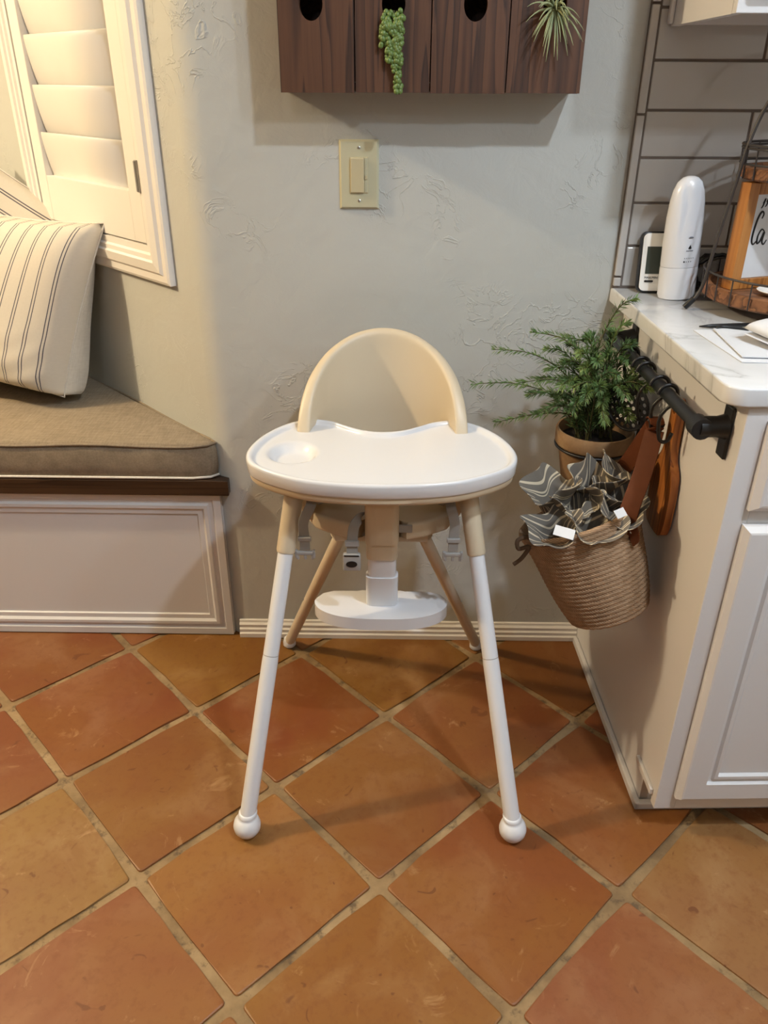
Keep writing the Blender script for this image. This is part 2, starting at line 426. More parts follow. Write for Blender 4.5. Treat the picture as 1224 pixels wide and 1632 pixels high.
# ---- walls
r = 0.08; cxb = -0.40 + r * 0.41421
arc = [(cxb + r * math.cos(a), r + r * math.sin(a)) for a in [math.radians(-90 - 45 * k / 8) for k in range(9)]]
bm = nb(); prism(bm, [(1.35, 0.0)] + arc + [(-0.33, 0.14), (1.35, 0.14)], -0.05, CEIL)
S('wall_back', bm, M_WALL, auto=30)
P0 = (-0.42, 0.02, 0.0); BAYROT = -PI / 4          # bay frame: local x = -s (towards the corner), y = out of the room
SB = 0.985                                         # where the angled wall meets the bay's back wall
WS0, WS1, WZ0, WZ1 = 0.165, 0.705, 0.985, 2.05     # window opening in (s, z)
bay = Matrix.Translation(P0) @ Matrix.Rotation(BAYROT, 4, 'Z')
bm = nb()
for (s0, s1, z0, z1) in ((0.004, WS0, -.05, CEIL), (WS1, SB + .05, -.05, CEIL), (WS0, WS1, -.05, WZ0), (WS0, WS1, WZ1, CEIL)):
    box(bm, -s1, -s0, 0.0, 0.12, z0, z1)
bmesh.ops.transform(bm, matrix=bay, verts=bm.verts)
S('wall_bay_right', bm, M_WALL)
bx, by = P0[0] - SB * .70711, P0[1] + SB * .70711
bm = nb()
# bay back wall with its own window opening
for (x0, x1, z0, z1) in ((bx - .14, bx + .1, -.05, CEIL), (-2.75, -2.35, -.05, CEIL), (-2.35, bx - .14, -.05, 0.985), (-2.35, bx - .14, 2.05, CEIL)):
    box(bm, x0, x1, by, by + .12, z0, z1)
S('wall_bay_back', bm, M_WALL)
bm = nb(); box(bm, -2.75, -2.62, -0.1, by + .12, -.05, CEIL); S('wall_bay_left', bm, M_WALL)
bm = nb(); box(bm, -5.7, -5.55, -7.3, 0.0, -.05, CEIL); S('wall_left', bm, M_WALL)
bm = nb(); box(bm, -5.7, -2.62, 0.0, 0.12, -.05, CEIL); S('wall_nook', bm, M_WALL)
bm = nb(); box(bm, 1.35, 1.5, -7.3, 0.14, -.05, CEIL); S('wall_right', bm, M_WALL)
bm = nb(); box(bm, -5.7, 1.5, -7.3, -7.15, -.05, CEIL); S('wall_front', bm, M_WALL)
bm = nb(); box(bm, -5.7, 1.5, -7.3, by + .12, CEIL, CEIL + .1); S('ceiling', bm, M_CEIL)
# ---- baseboard along the back wall (stepped profile)
bm = nb()
prof = [(0, 0), (-.016, 0), (-.016, .012), (-.012, .015), (-.013, .024), (-.009, .028), (-.010, .037), (-.005, .042), (-.004, .048), (0, .050)]
x0, x1 = -0.395, 0.503
va = [bm.verts.new((x0, y, z)) for y, z in prof]; vb = [bm.verts.new((x1, y, z)) for y, z in prof]
for k in range(len(prof)): bm.faces.new((va[k], va[(k + 1) % len(prof)], vb[(k + 1) % len(prof)], vb[k]))
bm.faces.new(va); bm.faces.new(list(reversed(vb)))
bmesh.ops.recalc_face_normals(bm, faces=bm.faces)
S('baseboard_back', bm, M_TRIM)
# ---- window with plantation shutter on the angled wall
def shutter_window(name, loc, rot, s0, s1, z0, z1, parts=True):
    w = thing(name, None, None, loc, rot, kind='structure')
    bm = nb()
    cas = [(0.0, 0.0), (0.0, -0.014), (0.006, -0.017), (0.020, -0.017), (0.026, -0.023), (0.046, -0.026), (0.050, -0.021), (0.060, -0.021), (0.064, -0.016), (0.078, -0.016), (0.080, 0.03)]
    rect_rings(bm, -s1, -s0, z0, z1, cas, cap=False)
    B('window_casing', bm, M_TRIM, w, False)
    cw = 0.080
    a, b, c, d = -s1 + cw + .0015, -s0 - cw - .0015, z0 + cw + .0015, z1 - cw - .0015
    st = 0.052; rail = 0.108
    sh = B('shutter_stile', box(nb(), a, a + st, -0.014, 0.016, c, d, .002), M_TRIM, w, False)
    B('shutter_stile', box(nb(), b - st, b, -0.014, 0.016, c, d, .002), M_TRIM, w, False)
    B('shutter_rail', box(nb(), a + st, b - st, -0.0135, 0.0155, c, c + rail, .001), M_TRIM, w, False)
    B('shutter_rail', box(nb(), a + st, b - st, -0.0135, 0.0155, d - rail, d, .001), M_TRIM, w, False)
    # louvers, top edge towards the room
    pitch = 0.1045; nl = int((d - rail - c - rail) / pitch)
    bm = nb(); ch = 0.113; th = 0.010; n = 20
    A = [(-th / 2 * math.sin(2 * PI * k / n), ch / 2 * math.cos(2 * PI * k / n)) for k in range(n)]
    L0 = [bm.verts.new((a + st + .002, y, z)) for y, z in A]; L1 = [bm.verts.new((b - st - .002, y, z)) for y, z in A]
    for k in range(n): bm.faces.new((L0[k], L0[(k + 1) % n], L1[(k + 1) % n], L1[k]))
    bm.faces.new(L0); bm.faces.new(list(reversed(L1)))
    bmesh.ops.recalc_face_normals(bm, faces=bm.faces)
    me = bpy.data.meshes.new('louver'); bm.to_mesh(me); bm.free()
    for k in range(nl + 1):
        link('louver', me, M_TRIM, w, False, True, (0, 0.002, c + rail + 0.045 + k * pitch), (math.radians(9.5), 0, 0))
    for hz in (z0 + 0.19, z1 - 0.2):
        hg = B('hinge', box(nb(), b - .004, b + .008, -0.019, -0.012, hz, hz + .065, .001), M_GREYP, w, False)
        B('hinge_pin', tube(nb(), [(b + .002, -.020, hz + .002), (b + .002, -.020, hz + .063)], .0032, 8), M_GREYP, hg)
    B('window_glass', box(nb(), -s1 + cw, -s0 - cw, 0.085, 0.09, z0 + cw, z1 - cw), M_GLASS, w, False)
    return w
def glass_mat():
    t = NT('window_glass'); n = t.t.nodes
    t.set((0.9, 0.95, 1, 1), 0.02); t.b.inputs['Transmission Weight'].default_value = 1.0; t.b.inputs['IOR'].default_value = 1.02
    return t.m
M_GLASS = glass_mat()
shutter_window('window_1', P0, BAYROT, 0.088, 0.782, 0.905, 2.13)
shutter_window('window_2', (0, by, 0), 0.0, -(bx - .062), 2.43, 0.905, 2.13)

# ---- subway tile backsplash, one object per tile
bm = nb(); box(bm, 0.469, 1.35, -0.0092, 0.001, 0.928, 1.50)
splash = S('wall_backsplash', bm, M_GROUTW)
tz = [0.9335 + 0.0834 * k for k in range(8)]
tcache = {}
def sub_tile(x0, x1, z0, z1, y=-0.0115, nm='subway_tile'):
    key = (round(x1 - x0, 4), round(z1 - z0, 4))
    if key not in tcache:
        b_ = nb(); box(b_, 0, x1 - x0, 0, 0.008, 0, z1 - z0, 0.0018, 2)
        me = bpy.data.meshes.new(nm); b_.to_mesh(me); b_.free(); tcache[key] = me
    link(nm, tcache[key], M_TILE, splash, False, False, (x0, y + random.uniform(-.0004, .0004), z0), (random.uniform(-.006, .006), 0, random.uniform(-.006, .006)))
g = 0.0045
for k in range(7):
    z0 = tz[k]; z1 = tz[k + 1] - g
    if k < 6: z1 = z1
    x = 0.4875; first = 0.2045 if k % 2 == 1 else 0.357
    if k == 6: z1 = tz[6] + 0.055
    w = first if k % 2 else 0.2045 + 0.1525
    while x < 1.34:
        x1 = min(x + w, 1.346)
        sub_tile(x, x1 - g, z0, z1); x = x1; w = 0.305
zt = 0.9335
for z0, z1 in ((0.9335, 0.9505), (0.9545, 1.2555), (1.2595, 1.436), (1.44, 1.495)):
    sub_tile(0.4690, 0.4835, z0, z1, -0.0145, 'pencil_tile')

# ================================================================== BUILT-IN BENCH
bench = thing('window_bench', 'white panelled built-in window bench with a dark wood top edge', 'bench', (-1.2, 0.1, 0))
BX0 = -2.60
bm = nb(); box(bm, BX0, -0.412, 0.006, 0.02, 0.0, 0.428); prism(bm, [(BX0, .02), (-0.425, .02), (-1.10, by - .01), (BX0, by - .01)], 0.0, 0.425)
B('bench_body', bm, M_CAB, bench)
bm = nb()   # moulded frame round the recessed panel
rect_rings(bm, -2.0, -0.413, 0.0025, 0.427, [(0.0, 0.008), (0.0, -0.006), (0.018, -0.006), (0.022, -0.002), (0.030, -0.002), (0.034, -0.007), (0.042, -0.007), (0.048, -0.001), (0.060, -0.001), (0.063, 0.0055)], cap=False)
B('panel_moulding', bm, M_CAB, bench)
bm = nb(); box(bm, -1.95, -0.46, 0.0035, 0.012, 0.05, 0.38); B('bench_panel', bm, M_CAB, bench)
bm = nb(); prism(bm, [(BX0, -.022), (-0.386, -.022), (-0.386, -.0015), (-0.424, .012), (-1.105, by - .008), (BX0, by - .008)], 0.428, 0.470, 0.003, 2)
B('bench_top', bm, M_WBENCH, bench)
# seat cushion (boxed, piped edges)
bm = nb()
ring = [(-2.55, -.018), (-0.470, -.018), (-0.428, -.010), (-0.412, .004), (-0.432, .030), (-1.060, by - .055), (-1.10, by - .03), (-2.55, by - .03)]
def cushion_mesh(ring, z0, z1):
    bm = nb(); cx = sum(p[0] for p in ring) / len(ring); cy = sum(p[1] for p in ring) / len(ring)
    # densify
    pts = []
    for a, b in zip(ring, ring[1:] + ring[:1]):
        n = max(1, int(math.dist(a, b) / 0.05))
        for k in range(n): pts.append((a[0] + (b[0] - a[0]) * k / n, a[1] + (b[1] - a[1]) * k / n))
    n = len(pts)
    def rr(ins, z, wob=0):
        out = []
        for k, (x, y) in enumerate(pts):
            t = V((pts[(k + 1) % n][0] - pts[k - 1][0], pts[(k + 1) % n][1] - pts[k - 1][1])).normalized(); nr = V((-t.y, t.x))
            i2 = ins - wob * 0.003 * math.sin(x * 23 + y * 31) * math.sin(x * 57)
            out.append(bm.verts.new((x + nr.x * i2, y + nr.y * i2, z + (wob * 0.0025 * math.sin(x * 17 + 1)))))
        return out
    levels = [(0.02, z0), (0.004, z0 + .002), (0.0, z0 + .008), (-0.003, z0 + .03, 1), (-0.003, (z0 + z1) / 2, 1), (-0.002, z1 - .025, 1), (0.001, z1 - .009), (0.005, z1 - .003), (0.011, z1 + .001)]
    rings = [rr(*l) for l in levels]
    for a, b in zip(rings, rings[1:]):
        for k in range(n): bm.faces.new((a[k], a[(k + 1) % n], b[(k + 1) % n], b[k]))
    bm.faces.new(rings[-1]); bm.faces.new(list(reversed(rings[0])))
    return bm, pts
bmc, cpts = cushion_mesh(ring, 0.4705, 0.562)
cush = thing('seat_cushion', 'long taupe linen box cushion on the window bench', 'cushion', (-1.2, 0.2, 0.4705))
B('cushion_body', bmc, M_TAUPE, cush, smooth=True)
for zz, mm in ((0.5565, M_TAUPE), (0.4745, M_LINEN)):
    bm = nb(); tube(bm, [(x, y - (0.001 if y < 0 else 0), zz + 0.0025 * math.sin(x * 17 + 1) * (zz > .5)) for x, y in cpts], 0.0032, 8, closed=True)
    B('piping', bm, mm, cush, smooth=True)

# ---- pillows
def pillow_bm(w, h, t, n=28, squash=0.0, seed=0):
    bm = nb(); rnd = random.Random(seed); uvl = bm.loops.layers.uv.new('UVMap')
    grid = {}
    for side in (0, 1):
        for i in range(n + 1):
            for j in range(n + 1):
                u = -1 + 2 * i / n; v = -1 + 2 * j / n
                edge = i in (0, n) or j in (0, n)
                if side == 1 and edge: grid[1, i, j] = grid[0, i, j]; continue
                prof = max(0.0, (1 - abs(u) ** 3.2) * (1 - abs(v) ** 3.2)) ** 0.40
                inx = 1 - 0.055 * (1 - v * v) * 0 - 0.05 * (1 - abs(v) ** 2)   # sides drawn in between the corners
                inz = 1 - 0.05 * (1 - abs(u) ** 2)
                y = (t / 2) * prof * ((1.35 - 0.35 * v) if side else -1)
                y += 0.006 * math.sin(u * 5 + v * 3 + seed) * prof * (1 if side else -1)
                wr = 0.004 * math.sin(v * 21 + 4 * math.sin(u * 4)) * max(0, -v) * prof
                x = u * w / 2 * inx; z = v * h / 2 * inz
                if v < -0.55: z += squash * (-(v + 0.55) / 0.45) ** 2 * 1.0; y *= 1.0
                grid[side, i, j] = bm.verts.new((x, y + (wr if not side else 0), z))
    for side in (0, 1):
        for i in range(n):
            for j in range(n):
                f = [grid[side, i, j], grid[side, i + 1, j], grid[side, i + 1, j + 1], grid[side, i, j + 1]]
                fc = bm.faces.new(f if side == 0 else list(reversed(f))); fc.material_index = side
                ij = [(i, j), (i + 1, j), (i + 1, j + 1), (i, j + 1)]
                if side: ij.reverse()
                for lp_, (a_, b_) in zip(fc.loops, ij): lp_[uvl].uv = ((a_ / n - .5) * w * 1.08, (b_ / n - .5) * h * 1.08)
    return bm
def make_pillow(name, label, loc, rot, w, h, t, mat, seed, shear=0.0):
    e = thing(name, label, 'pillow', (loc[0], loc[1], 0.57), group=None)
    bm = pillow_bm(w, h, t, 30, 0.035, seed)
    for v in bm.verts: v.co.x += shear * v.co.z * (1.0 if v.co.y <= 0.001 else 0.35)
    o = B('pillow_cover', bm, mat, e, smooth=True, loc=loc, rot=rot); o.data.materials.append(M_LINEN)
    # seam round the edge
    pts = []
    n = 24
    for a, b in (((-1, -1), (1, -1)), ((1, -1), (1, 1)), ((1, 1), (-1, 1)), ((-1, 1), (-1, -1))):
        for k in range(n):
            u = a[0] + (b[0] - a[0]) * k / n; v = a[1] + (b[1] - a[1]) * k / n
            z = v * h / 2 * (1 - 0.05 * (1 - u * u))
            if v < -0.55: z += 0.035 * (-(v + 0.55) / 0.45) ** 2
            pts.append((u * w / 2 * (1 - 0.05 * (1 - v * v)) + shear * z, 0, z))
    s = B('seam', tube(nb(), pts, 0.0022, 6, closed=True), M_LINEN, e, smooth=True, loc=loc, rot=rot)
    return e
make_pillow('throw_pillow', 'cream throw pillow with thin navy double stripes, on the bench cushion in front', (-0.985, 0.315, 0.792), (math.radians(-15), math.radians(2), math.radians(-20)), 0.46, 0.47, 0.19, M_PILLOW, 1, 0.24)
make_pillow('throw_pillow', 'cream striped pillow leaning behind the larger striped pillow at the left edge', (-1.125, 0.475, 0.885), (math.radians(-14), math.radians(35), math.radians(0)), 0.46, 0.50, 0.13, M_PILLOW2, 2)

# ================================================================== HIGH CHAIR
CX = -0.013
chair = thing('high_chair', 'white and beige baby high chair with tray standing on terracotta tiles', 'high chair', (CX, -0.35, 0))
def C(x, y, z): return (CX + x, y, z)
# seat shell (backrest with side arms) -- rounded bucket
bm = nb(); NA, NH = 48, 14
grid = []
zb = 0.560
def shell_plan(q):
    """q in [-1,1] runs from left arm front round the back to the right arm front"""
    A, Bq, yc = 0.1535, 0.135, -0.285
    sA = 0.74                      # share of the half-length that is the curved back
    if abs(q) <= sA:
        a = q / sA * PI / 2
        return A * math.sin(a), yc + Bq * math.cos(a) ** 0.9 if math.cos(a) > 0 else yc, a
    t = (abs(q) - sA) / (1 - sA)
    return math.copysign(A + 0.004 * t, q), yc - 0.10 * t, math.copysign(PI / 2, q)
for i in range(NA + 1):
    q = -1 + 2 * i / NA
    x, y, a = shell_plan(q)
    ca = max(0.0, math.cos(a))
    top = 0.668 + 0.197 * ca ** 0.58
    row = []
    for j in range(NH + 1):
        t = j / NH; z = zb + (top - zb) * t
        lean = 0.055 * ((z - zb) / 0.33) * ca          # back leans away
        f = 1.0 - 0.16 * (1 - min(1, (z - zb) / 0.10)) ** 2
        row.append(bm.verts.new(C(x * f * (1.0 + 0.02 * t), -0.30 + (y + 0.30) * f + lean, z)))
    grid.append(row)
for i in range(NA):
    for j in range(NH): bm.faces.new((grid[i][j], grid[i + 1][j], grid[i + 1][j + 1], grid[i][j + 1]))
o = B('backrest_shell', bm, M_BEIGE, chair, smooth=True)
m = o.modifiers.new('s', 'SOLIDIFY'); m.thickness = 0.025; m.offset = 0.0
m = o.modifiers.new('u', 'SUBSURF'); m.levels = 1; m.render_levels = 2
# seat pan with a convex front and a notch for the post
pts = []
for k in range(25):
    a = math.radians(0 + 180 * k / 24); pts.append((0.142 * math.cos(a), -0.30 + 0.135 * math.sin(a)))
pts += [(-0.142, -0.355), (-0.128, -0.383), (-0.085, -0.412), (-0.048, -0.425), (-0.040, -0.405), (-0.030, -0.392), (0.030, -0.392), (0.040, -0.405), (0.048, -0.425), (0.085, -0.412), (0.128, -0.383), (0.142, -0.355)]
bm = nb(); prism(bm, [(CX + x, y) for x, y in pts], 0.546, 0.582, 0.007, 3)
B('seat', bm, M_BEIGE, chair, auto=40)
bm = nb(); prism(bm, [(CX + x * 0.72, -0.31 + (y + 0.31) * 0.72) for x, y in pts if y > -0.36 or abs(x) > .1], 0.505, 0.548, 0.006, 2)
B('seat_base', bm, M_BEIGE, chair, auto=40)
# front legs
def leg_point(sg, z):
    t = (z - 0.03) / (0.6275 - 0.03)
    return V(C(sg * ((0.258 if sg < 0 else 0.264) - (0.094 if sg < 0 else 0.100) * t), -0.645 + 0.245 * t, z))
for sg in (-1, 1):
    up = B('front_leg', tube(nb(), [leg_point(sg, 0.555), leg_point(sg, 0.345)], [0.0145, 0.0150], 20), M_WHITE2, chair, auto=40)
    B('leg_extension', tube(nb(), [leg_point(sg, 0.3435), leg_point(sg, 0.335), leg_point(sg, 0.03)], [0.0150, 0.0155, 0.0158], 20), M_WHITE2, up, auto=40)
    B('leg_joint', tube(nb(), [leg_point(sg, 0.346), leg_point(sg, 0.342)], 0.0146, 20), M_GREYP, up)
    ft = B('foot', lathe(nb(), [(0, 0), (.012, .001), (.020, .006), (.0255, .016), (.0268, .026), (.0245, .036), (.0195, .0435), (.0170, .0455), (.0182, .0475), (.0182, .0525), (.0165, .0545), (0, .055)], 28, Matrix.Translation((leg_point(sg, 0.032).x, leg_point(sg, 0.032).y, 0))), M_WHITE2, up, smooth=True)
    for v in ft.data.vertices:
        if v.co.z > .036: k_ = v.co.z - .036; v.co.x -= sg * k_ * .16; v.co.y += k_ * .42
    # beige socket that rises to the arm
    p0, p1 = leg_point(sg, 0.528), leg_point(sg, 0.665)
    bm = nb(); tube(bm, [p0, p0.lerp(p1, .03), p0.lerp(p1, .5), p1], [0.0165, 0.0178, 0.0180, 0.0182], 24)
    B('leg_socket', bm, M_BEIGE, chair, auto=40)
    # rear legs
    a = V(C(sg * 0.070, -0.285, 0.515)); b = V(C(sg * 0.245, -0.050, 0.014))
    rl = B('rear_leg', tube(nb(), [a, a.lerp(b, .55), b], [0.0135, 0.0135, 0.0130], 18), M_BEIGE2, chair, auto=40)
    B('foot', lathe(nb(), [(0, 0), (.012, .0005), (.0165, .006), (.0165, .014), (.0145, .022), (.0140, .026), (0, .027)], 24, Matrix.Translation((b.x, b.y, 0.0))), M_WHITE2, rl, smooth=True)
    mid = a.lerp(b, .60)
    B('locking_pin', tube(nb(), [mid + V((-.016, 0, 0)), mid + V((.016, 0, 0))], 0.0022, 8), M_STEEL, rl)
# footrest: post in three sleeves plus plate
def P_(t): return V(C(0.002, -0.386 - 0.052 * t, 0.378 + 0.262 * t))       # post axis
def sleeve(name, t0, t1, w, d, mat):
    a, b = P_(t0), P_(t1); bm = nb(); ax = (b - a).normalized()
    n = 20; rings = []
    for p in (a, b):
        rings.append([bm.verts.new(p + V((math.copysign(abs(math.cos(q)) ** .45, math.cos(q)) * w / 2, math.copysign(abs(math.sin(q)) ** .6, math.sin(q)) * d / 2, 0))) for q in [2 * PI * k / n for k in range(n)]])
    for k in range(n): bm.faces.new((rings[0][k], rings[0][(k + 1) % n], rings[1][(k + 1) % n], rings[1][k]))
    bm.faces.new(list(reversed(rings[0]))); bm.faces.new(rings[1])
    return B(name, bm, mat, chair, auto=40)
sleeve('post_base', -0.02, 0.30, 0.064, 0.034, M_WHITE)
sleeve('post_slider', 0.29, 0.50, 0.056, 0.029, M_WHITE)
sleeve('post_collar', 0.48, 0.66, 0.061, 0.033, M_BEIGE)
sleeve('post_bracket', 0.63, 1.02, 0.064, 0.040, M_BEIGE)
pts = []
for k in range(41):
    a = PI + PI * k / 40
    pts.append((0.135 * math.copysign(abs(math.cos(a)) ** 0.75, math.cos(a)), -0.385 + 0.062 * math.sin(a)))
pts += [(0.134, -0.372), (0.122, -0.355), (0.100, -0.345), (0.05, -0.344), (0.042, -0.352), (-0.042, -0.352), (-0.05, -0.344), (-0.100, -0.345), (-0.122, -0.355), (-0.134, -0.372)]
bm = nb(); prism(bm, [(CX + x, y) for x, y in pts], 0.353, 0.380, 0.006, 3)
B('footrest_plate', bm, M_WHITE, chair, auto=40)
# tray
half = [(0.004, -0.1195), (0.050, -0.1170), (0.098, -0.110), (0.142, -0.098), (0.183, -0.077), (0.218, -0.052), (0.240, -0.026), (0.249, 0.012), (0.243, 0.060), (0.224, 0.110), (0.192, 0.155), (0.150, 0.180), (0.108, 0.172), (0.072, 0.146), (0.038, 0.126)]
outl = [(0.0, -0.1196)] + half[1:] + [(0.0, 0.119)] + [(-x, y) for x, y in reversed(half[1:])]
def closed_spline(P, sub):
    out = []; n = len(P); P = [V((p[0], p[1], 0)) for p in P]
    for i in range(n):
        p0, p1, p2, p3 = P[i - 1], P[i], P[(i + 1) % n], P[(i + 2) % n]
        for k in range(sub):
            t = k / sub
            out.append(0.5 * ((2 * p1) + (p2 - p0) * t + (2 * p0 - 5 * p1 + 4 * p2 - p3) * t * t + (3 * p1 - p0 - 3 * p2 + p3) * t ** 3))
    return out
TY, TZ = -0.400, 0.710
OUT = closed_spline(outl, 6)
def tray_mesh(ztop, thick, scale_in=0.0, cup=True):
    bm = nb(); n = len(OUT); cen = V((0, 0.01, 0))
    def ring(d, z):       # d = inset distance from the outline, measured along the ray to the centre
        out = []
        for p in OUT:
            r_ = (p - cen); L = r_.length
            q = cen + r_ * max(0.0, (L - d) / L); out.append(bm.verts.new((CX + q.x, TY + q.y, z)))
        return out
    rings = [ring(0.010, ztop - thick), ring(0.004, ztop - thick + .001), ring(0.0015, ztop - thick + .005), ring(0.0, ztop - .006), ring(0.0008, ztop - .002), ring(0.004, ztop), ring(0.009, ztop - .0004), ring(0.0125, ztop - .003), ring(0.0155, ztop - .0065), ring(0.020, ztop - .0075)]
    NR = 46
    for k in range(1, NR):
        out = []
        t = k / NR
        for p in OUT:
            r_ = (p - cen); L = r_.length; d = 0.020 + (L - 0.020) * t
            q = cen + r_ * ((L - d) / L); z = ztop - .0075
            if cup:
                dc = math.hypot(q.x + 0.166, (q.y - 0.030) * 1.0)
                R0, R1 = 0.050, 0.030
                s = 0 if dc > R0 else (1 if dc < R1 else 0.5 + 0.5 * math.cos(PI * (dc - R1) / (R0 - R1)))
                z -= 0.016 * s
            out.append(bm.verts.new((CX + q.x, TY + q.y, z)))
        rings.append(out)
    for a, b in zip(rings, rings[1:]):
        for k in range(n): bm.faces.new((a[k], a[(k + 1) % n], b[(k + 1) % n], b[k]))
    c = bm.verts.new((CX + cen.x, TY + cen.y, ztop - .0075))
    for k in range(n): bm.faces.new((rings[-1][k], rings[-1][(k + 1) % n], c))
    bm.faces.new(list(reversed(rings[0])))
    return bm
tr = B('tray', tray_mesh(TZ, 0.030), M_WHITE, chair, smooth=True)
tr.data.set_sharp_from_angle(angle=math.radians(60))
bm = nb(); n = len(OUT); rings = []
for d, z in ((0.03, TZ - .046), (0.010, TZ - .043), (0.0055, TZ - .038), (0.0055, TZ - .0285)):
    rings.append([bm.verts.new((CX + p.x * (1 - d / p.length), TY + p.y * (1 - d / p.length), z)) for p in OUT])
for a, b in zip(rings, rings[1:]):
    for k in range(n): bm.faces.new((a[k], a[(k + 1) % n], b[(k + 1) % n], b[k]))
bm.faces.new(rings[-1]); bm.faces.new(list(reversed(rings[0])))
B('tray_base', bm, M_BEIGE, chair, auto=40)
# harness straps with buckles
def strap(name, pts, w, parent=chair, up=V((0, -1, 0)), mat=M_GREY, t=0.0022):
    return B(name, tube(nb(), smoothpts(pts, 5), 1, 12, flat=(w, t, up)), mat, parent, auto=50)
def C2(x, y, z): return V((x, y, z))
for sg, x0, x1 in ((-1, -0.143, -0.156), (1, 0.116, 0.123)):
    st = strap('harness_strap', [C2(x0 - sg * .018, -0.375, 0.600), C2(x0 - sg * .004, -0.405, 0.630), C2(x0, -0.432, 0.622), C2(x1 - sg * -.001, -0.436, 0.590), C2(x1, -0.434, 0.552)], 0.019)
    z = 0.556
    B('strap_adjuster', box(nb(), x1 - .0125, x1 + .0125, -.441, -.433, z - .004, z + .004, .001), M_GREYP, st)
    B('strap_tail', box(nb(), x1 - .0095, x1 + .0095, -.4385, -.4355, z - .024, z, .0008), M_GREY, st)
    bm = nb(); box(bm, x1 - .018, x1 + .018, -.442, -.434, z - .034, z - .026, .002)
    for dx in (-.014, 0.0, .014): box(bm, x1 + dx - .0026, x1 + dx + .0026, -.441, -.435, z - .044, z - .030, .001)
    for dx in (-.0165, .0165): box(bm, x1 + dx - .0025, x1 + dx + .0025, -.442, -.434, z - .040, z - .024, .001)
    B('buckle_tongue', bm, M_GREYP, st)
st = strap('crotch_strap', [C2(-0.045, -0.415, 0.598), C2(-0.052, -0.437, 0.602), C2(-0.062, -0.450, 0.590), C2(-0.066, -0.452, 0.560)], 0.020)
B('strap_adjuster', box(nb(), -.079, -.053, -.459, -.450, .5525, .5625, .001), M_GREYP, st)
B('strap_tail', box(nb(), -.0765, -.0555, -.4555, -.4505, .532, .558, .0008), M_GREY, st)
bk = B('buckle', box(nb(), -.0835, -.0505, -.461, -.449, .500, .536, .003, 3), M_GREYP, st, auto=40)
B('buckle_button', prism(nb(), circ(0, 0, .0105, .0065), -.0006, .0010), M_DARKP, bk, loc=(-.067, -.4612, .516), rot=(PI / 2, 0, 0))
B('buckle_slot', box(nb(), -.081, -.053, -.4616, -.4600, .5325, .5350), M_DARKP, bk)
B('strap_slot', box(nb(), 0.020, 0.046, -.4285, -.424, .566, .582, .001), M_GREYP, chair)

# ================================================================== WALL THINGS
# ---- dimmer switch
sw = thing('dimmer_switch', 'ivory rocker dimmer switch plate on the greige wall', 'light switch', (-.0655, 0, 1.082))
B('switch_plate', rect_rings(nb(), -.1050, -.0262, 1.0820, 1.2105, [(0, -.0015), (.0035, -.0062), (.0045, -.0065)], back=0.0005), M_IVORY, sw)
B('switch_frame', rect_rings(nb(), -.0835, -.0475, 1.1120, 1.1790, [(0, -.0066), (.0005, -.0072), (.0015, -.0072)], back=-.0060), M_IVORY2, sw)
bm = nb(); box(bm, -.0825, -.0555, -.0115, -.0060, 1.1135, 1.1775, .0015, 2); B('rocker', bm, M_IVORY2, sw)
bm = nb(); box(bm, -.0543, -.0487, -.0085, -.0060, 1.1135, 1.1775, .0006); B('dimmer_track', bm, M_IVORY, sw)
bm = nb(); box(bm, -.0540, -.0490, -.0105, -.0080, 1.1380, 1.1460, .0008); B('dimmer_slider', bm, M_IVORY2, sw)
for z in (1.098, 1.196):
    B('plate_screw', lathe(nb(), [(.0030, 0), (.0030, .0008), (.0018, .0014), (0, .0015)], 12, Matrix.Translation((-.0655, -.0064, z)) @ Matrix.Rotation(PI / 2, 4, 'X')), M_STEEL, sw)
# ---- wooden wall planter
PX = [-0.2025, -0.0675, 0.0670, 0.2030, 0.3375]; PZ0, PZ1 = 1.292, 1.585
pl = thing('wall_planter', 'dark stained four-board wooden wall planter with round holes', 'planter', (0.0675, -0.05, PZ0))
HZ = 1.428
for k in range(4):
    w = PX[k + 1] - PX[k] - 0.0022
    me = plate([(0, 0), (w, 0), (w, PZ1 - PZ0), (0, PZ1 - PZ0)], [circ((0.0588, 0.067, 0.0742, 0.0745)[k], HZ - PZ0, 0.0205, 0.0255, 28)], 0.018)
    o = link('board', me, M_WDARK, pl, True, False, (PX[k] + .0011, -0.0905 + (0, .0006, -.0004, .0003)[k], PZ0 + (0, .0008, .0, .0012)[k]), (PI / 2, 0, 0))
bm = nb(); box(bm, PX[0] + .004, PX[4] - .004, -.080, -.001, PZ0 + .002, PZ0 + .016); B('bottom_board', bm, M_WDARK, pl)
for x in (PX[0] + .001, PX[4] - .015):
    bm = nb(); box(bm, x, x + .014, -.0805, -.001, PZ0 + .0005, PZ1); B('side_board', bm, M_WDARK, pl)
bm = nb(); box(bm, PX[0] + .016, PX[4] - .016, -.006, -.001, PZ0 + .018, PZ1); B('back_board', bm, M_WDARK, pl)
bm = nb(); box(bm, PX[0] + .002, PX[4] - .002, -.0805, -.001, PZ1 - .001, PZ1 + .012); B('top_board', bm, M_WDARK, pl)
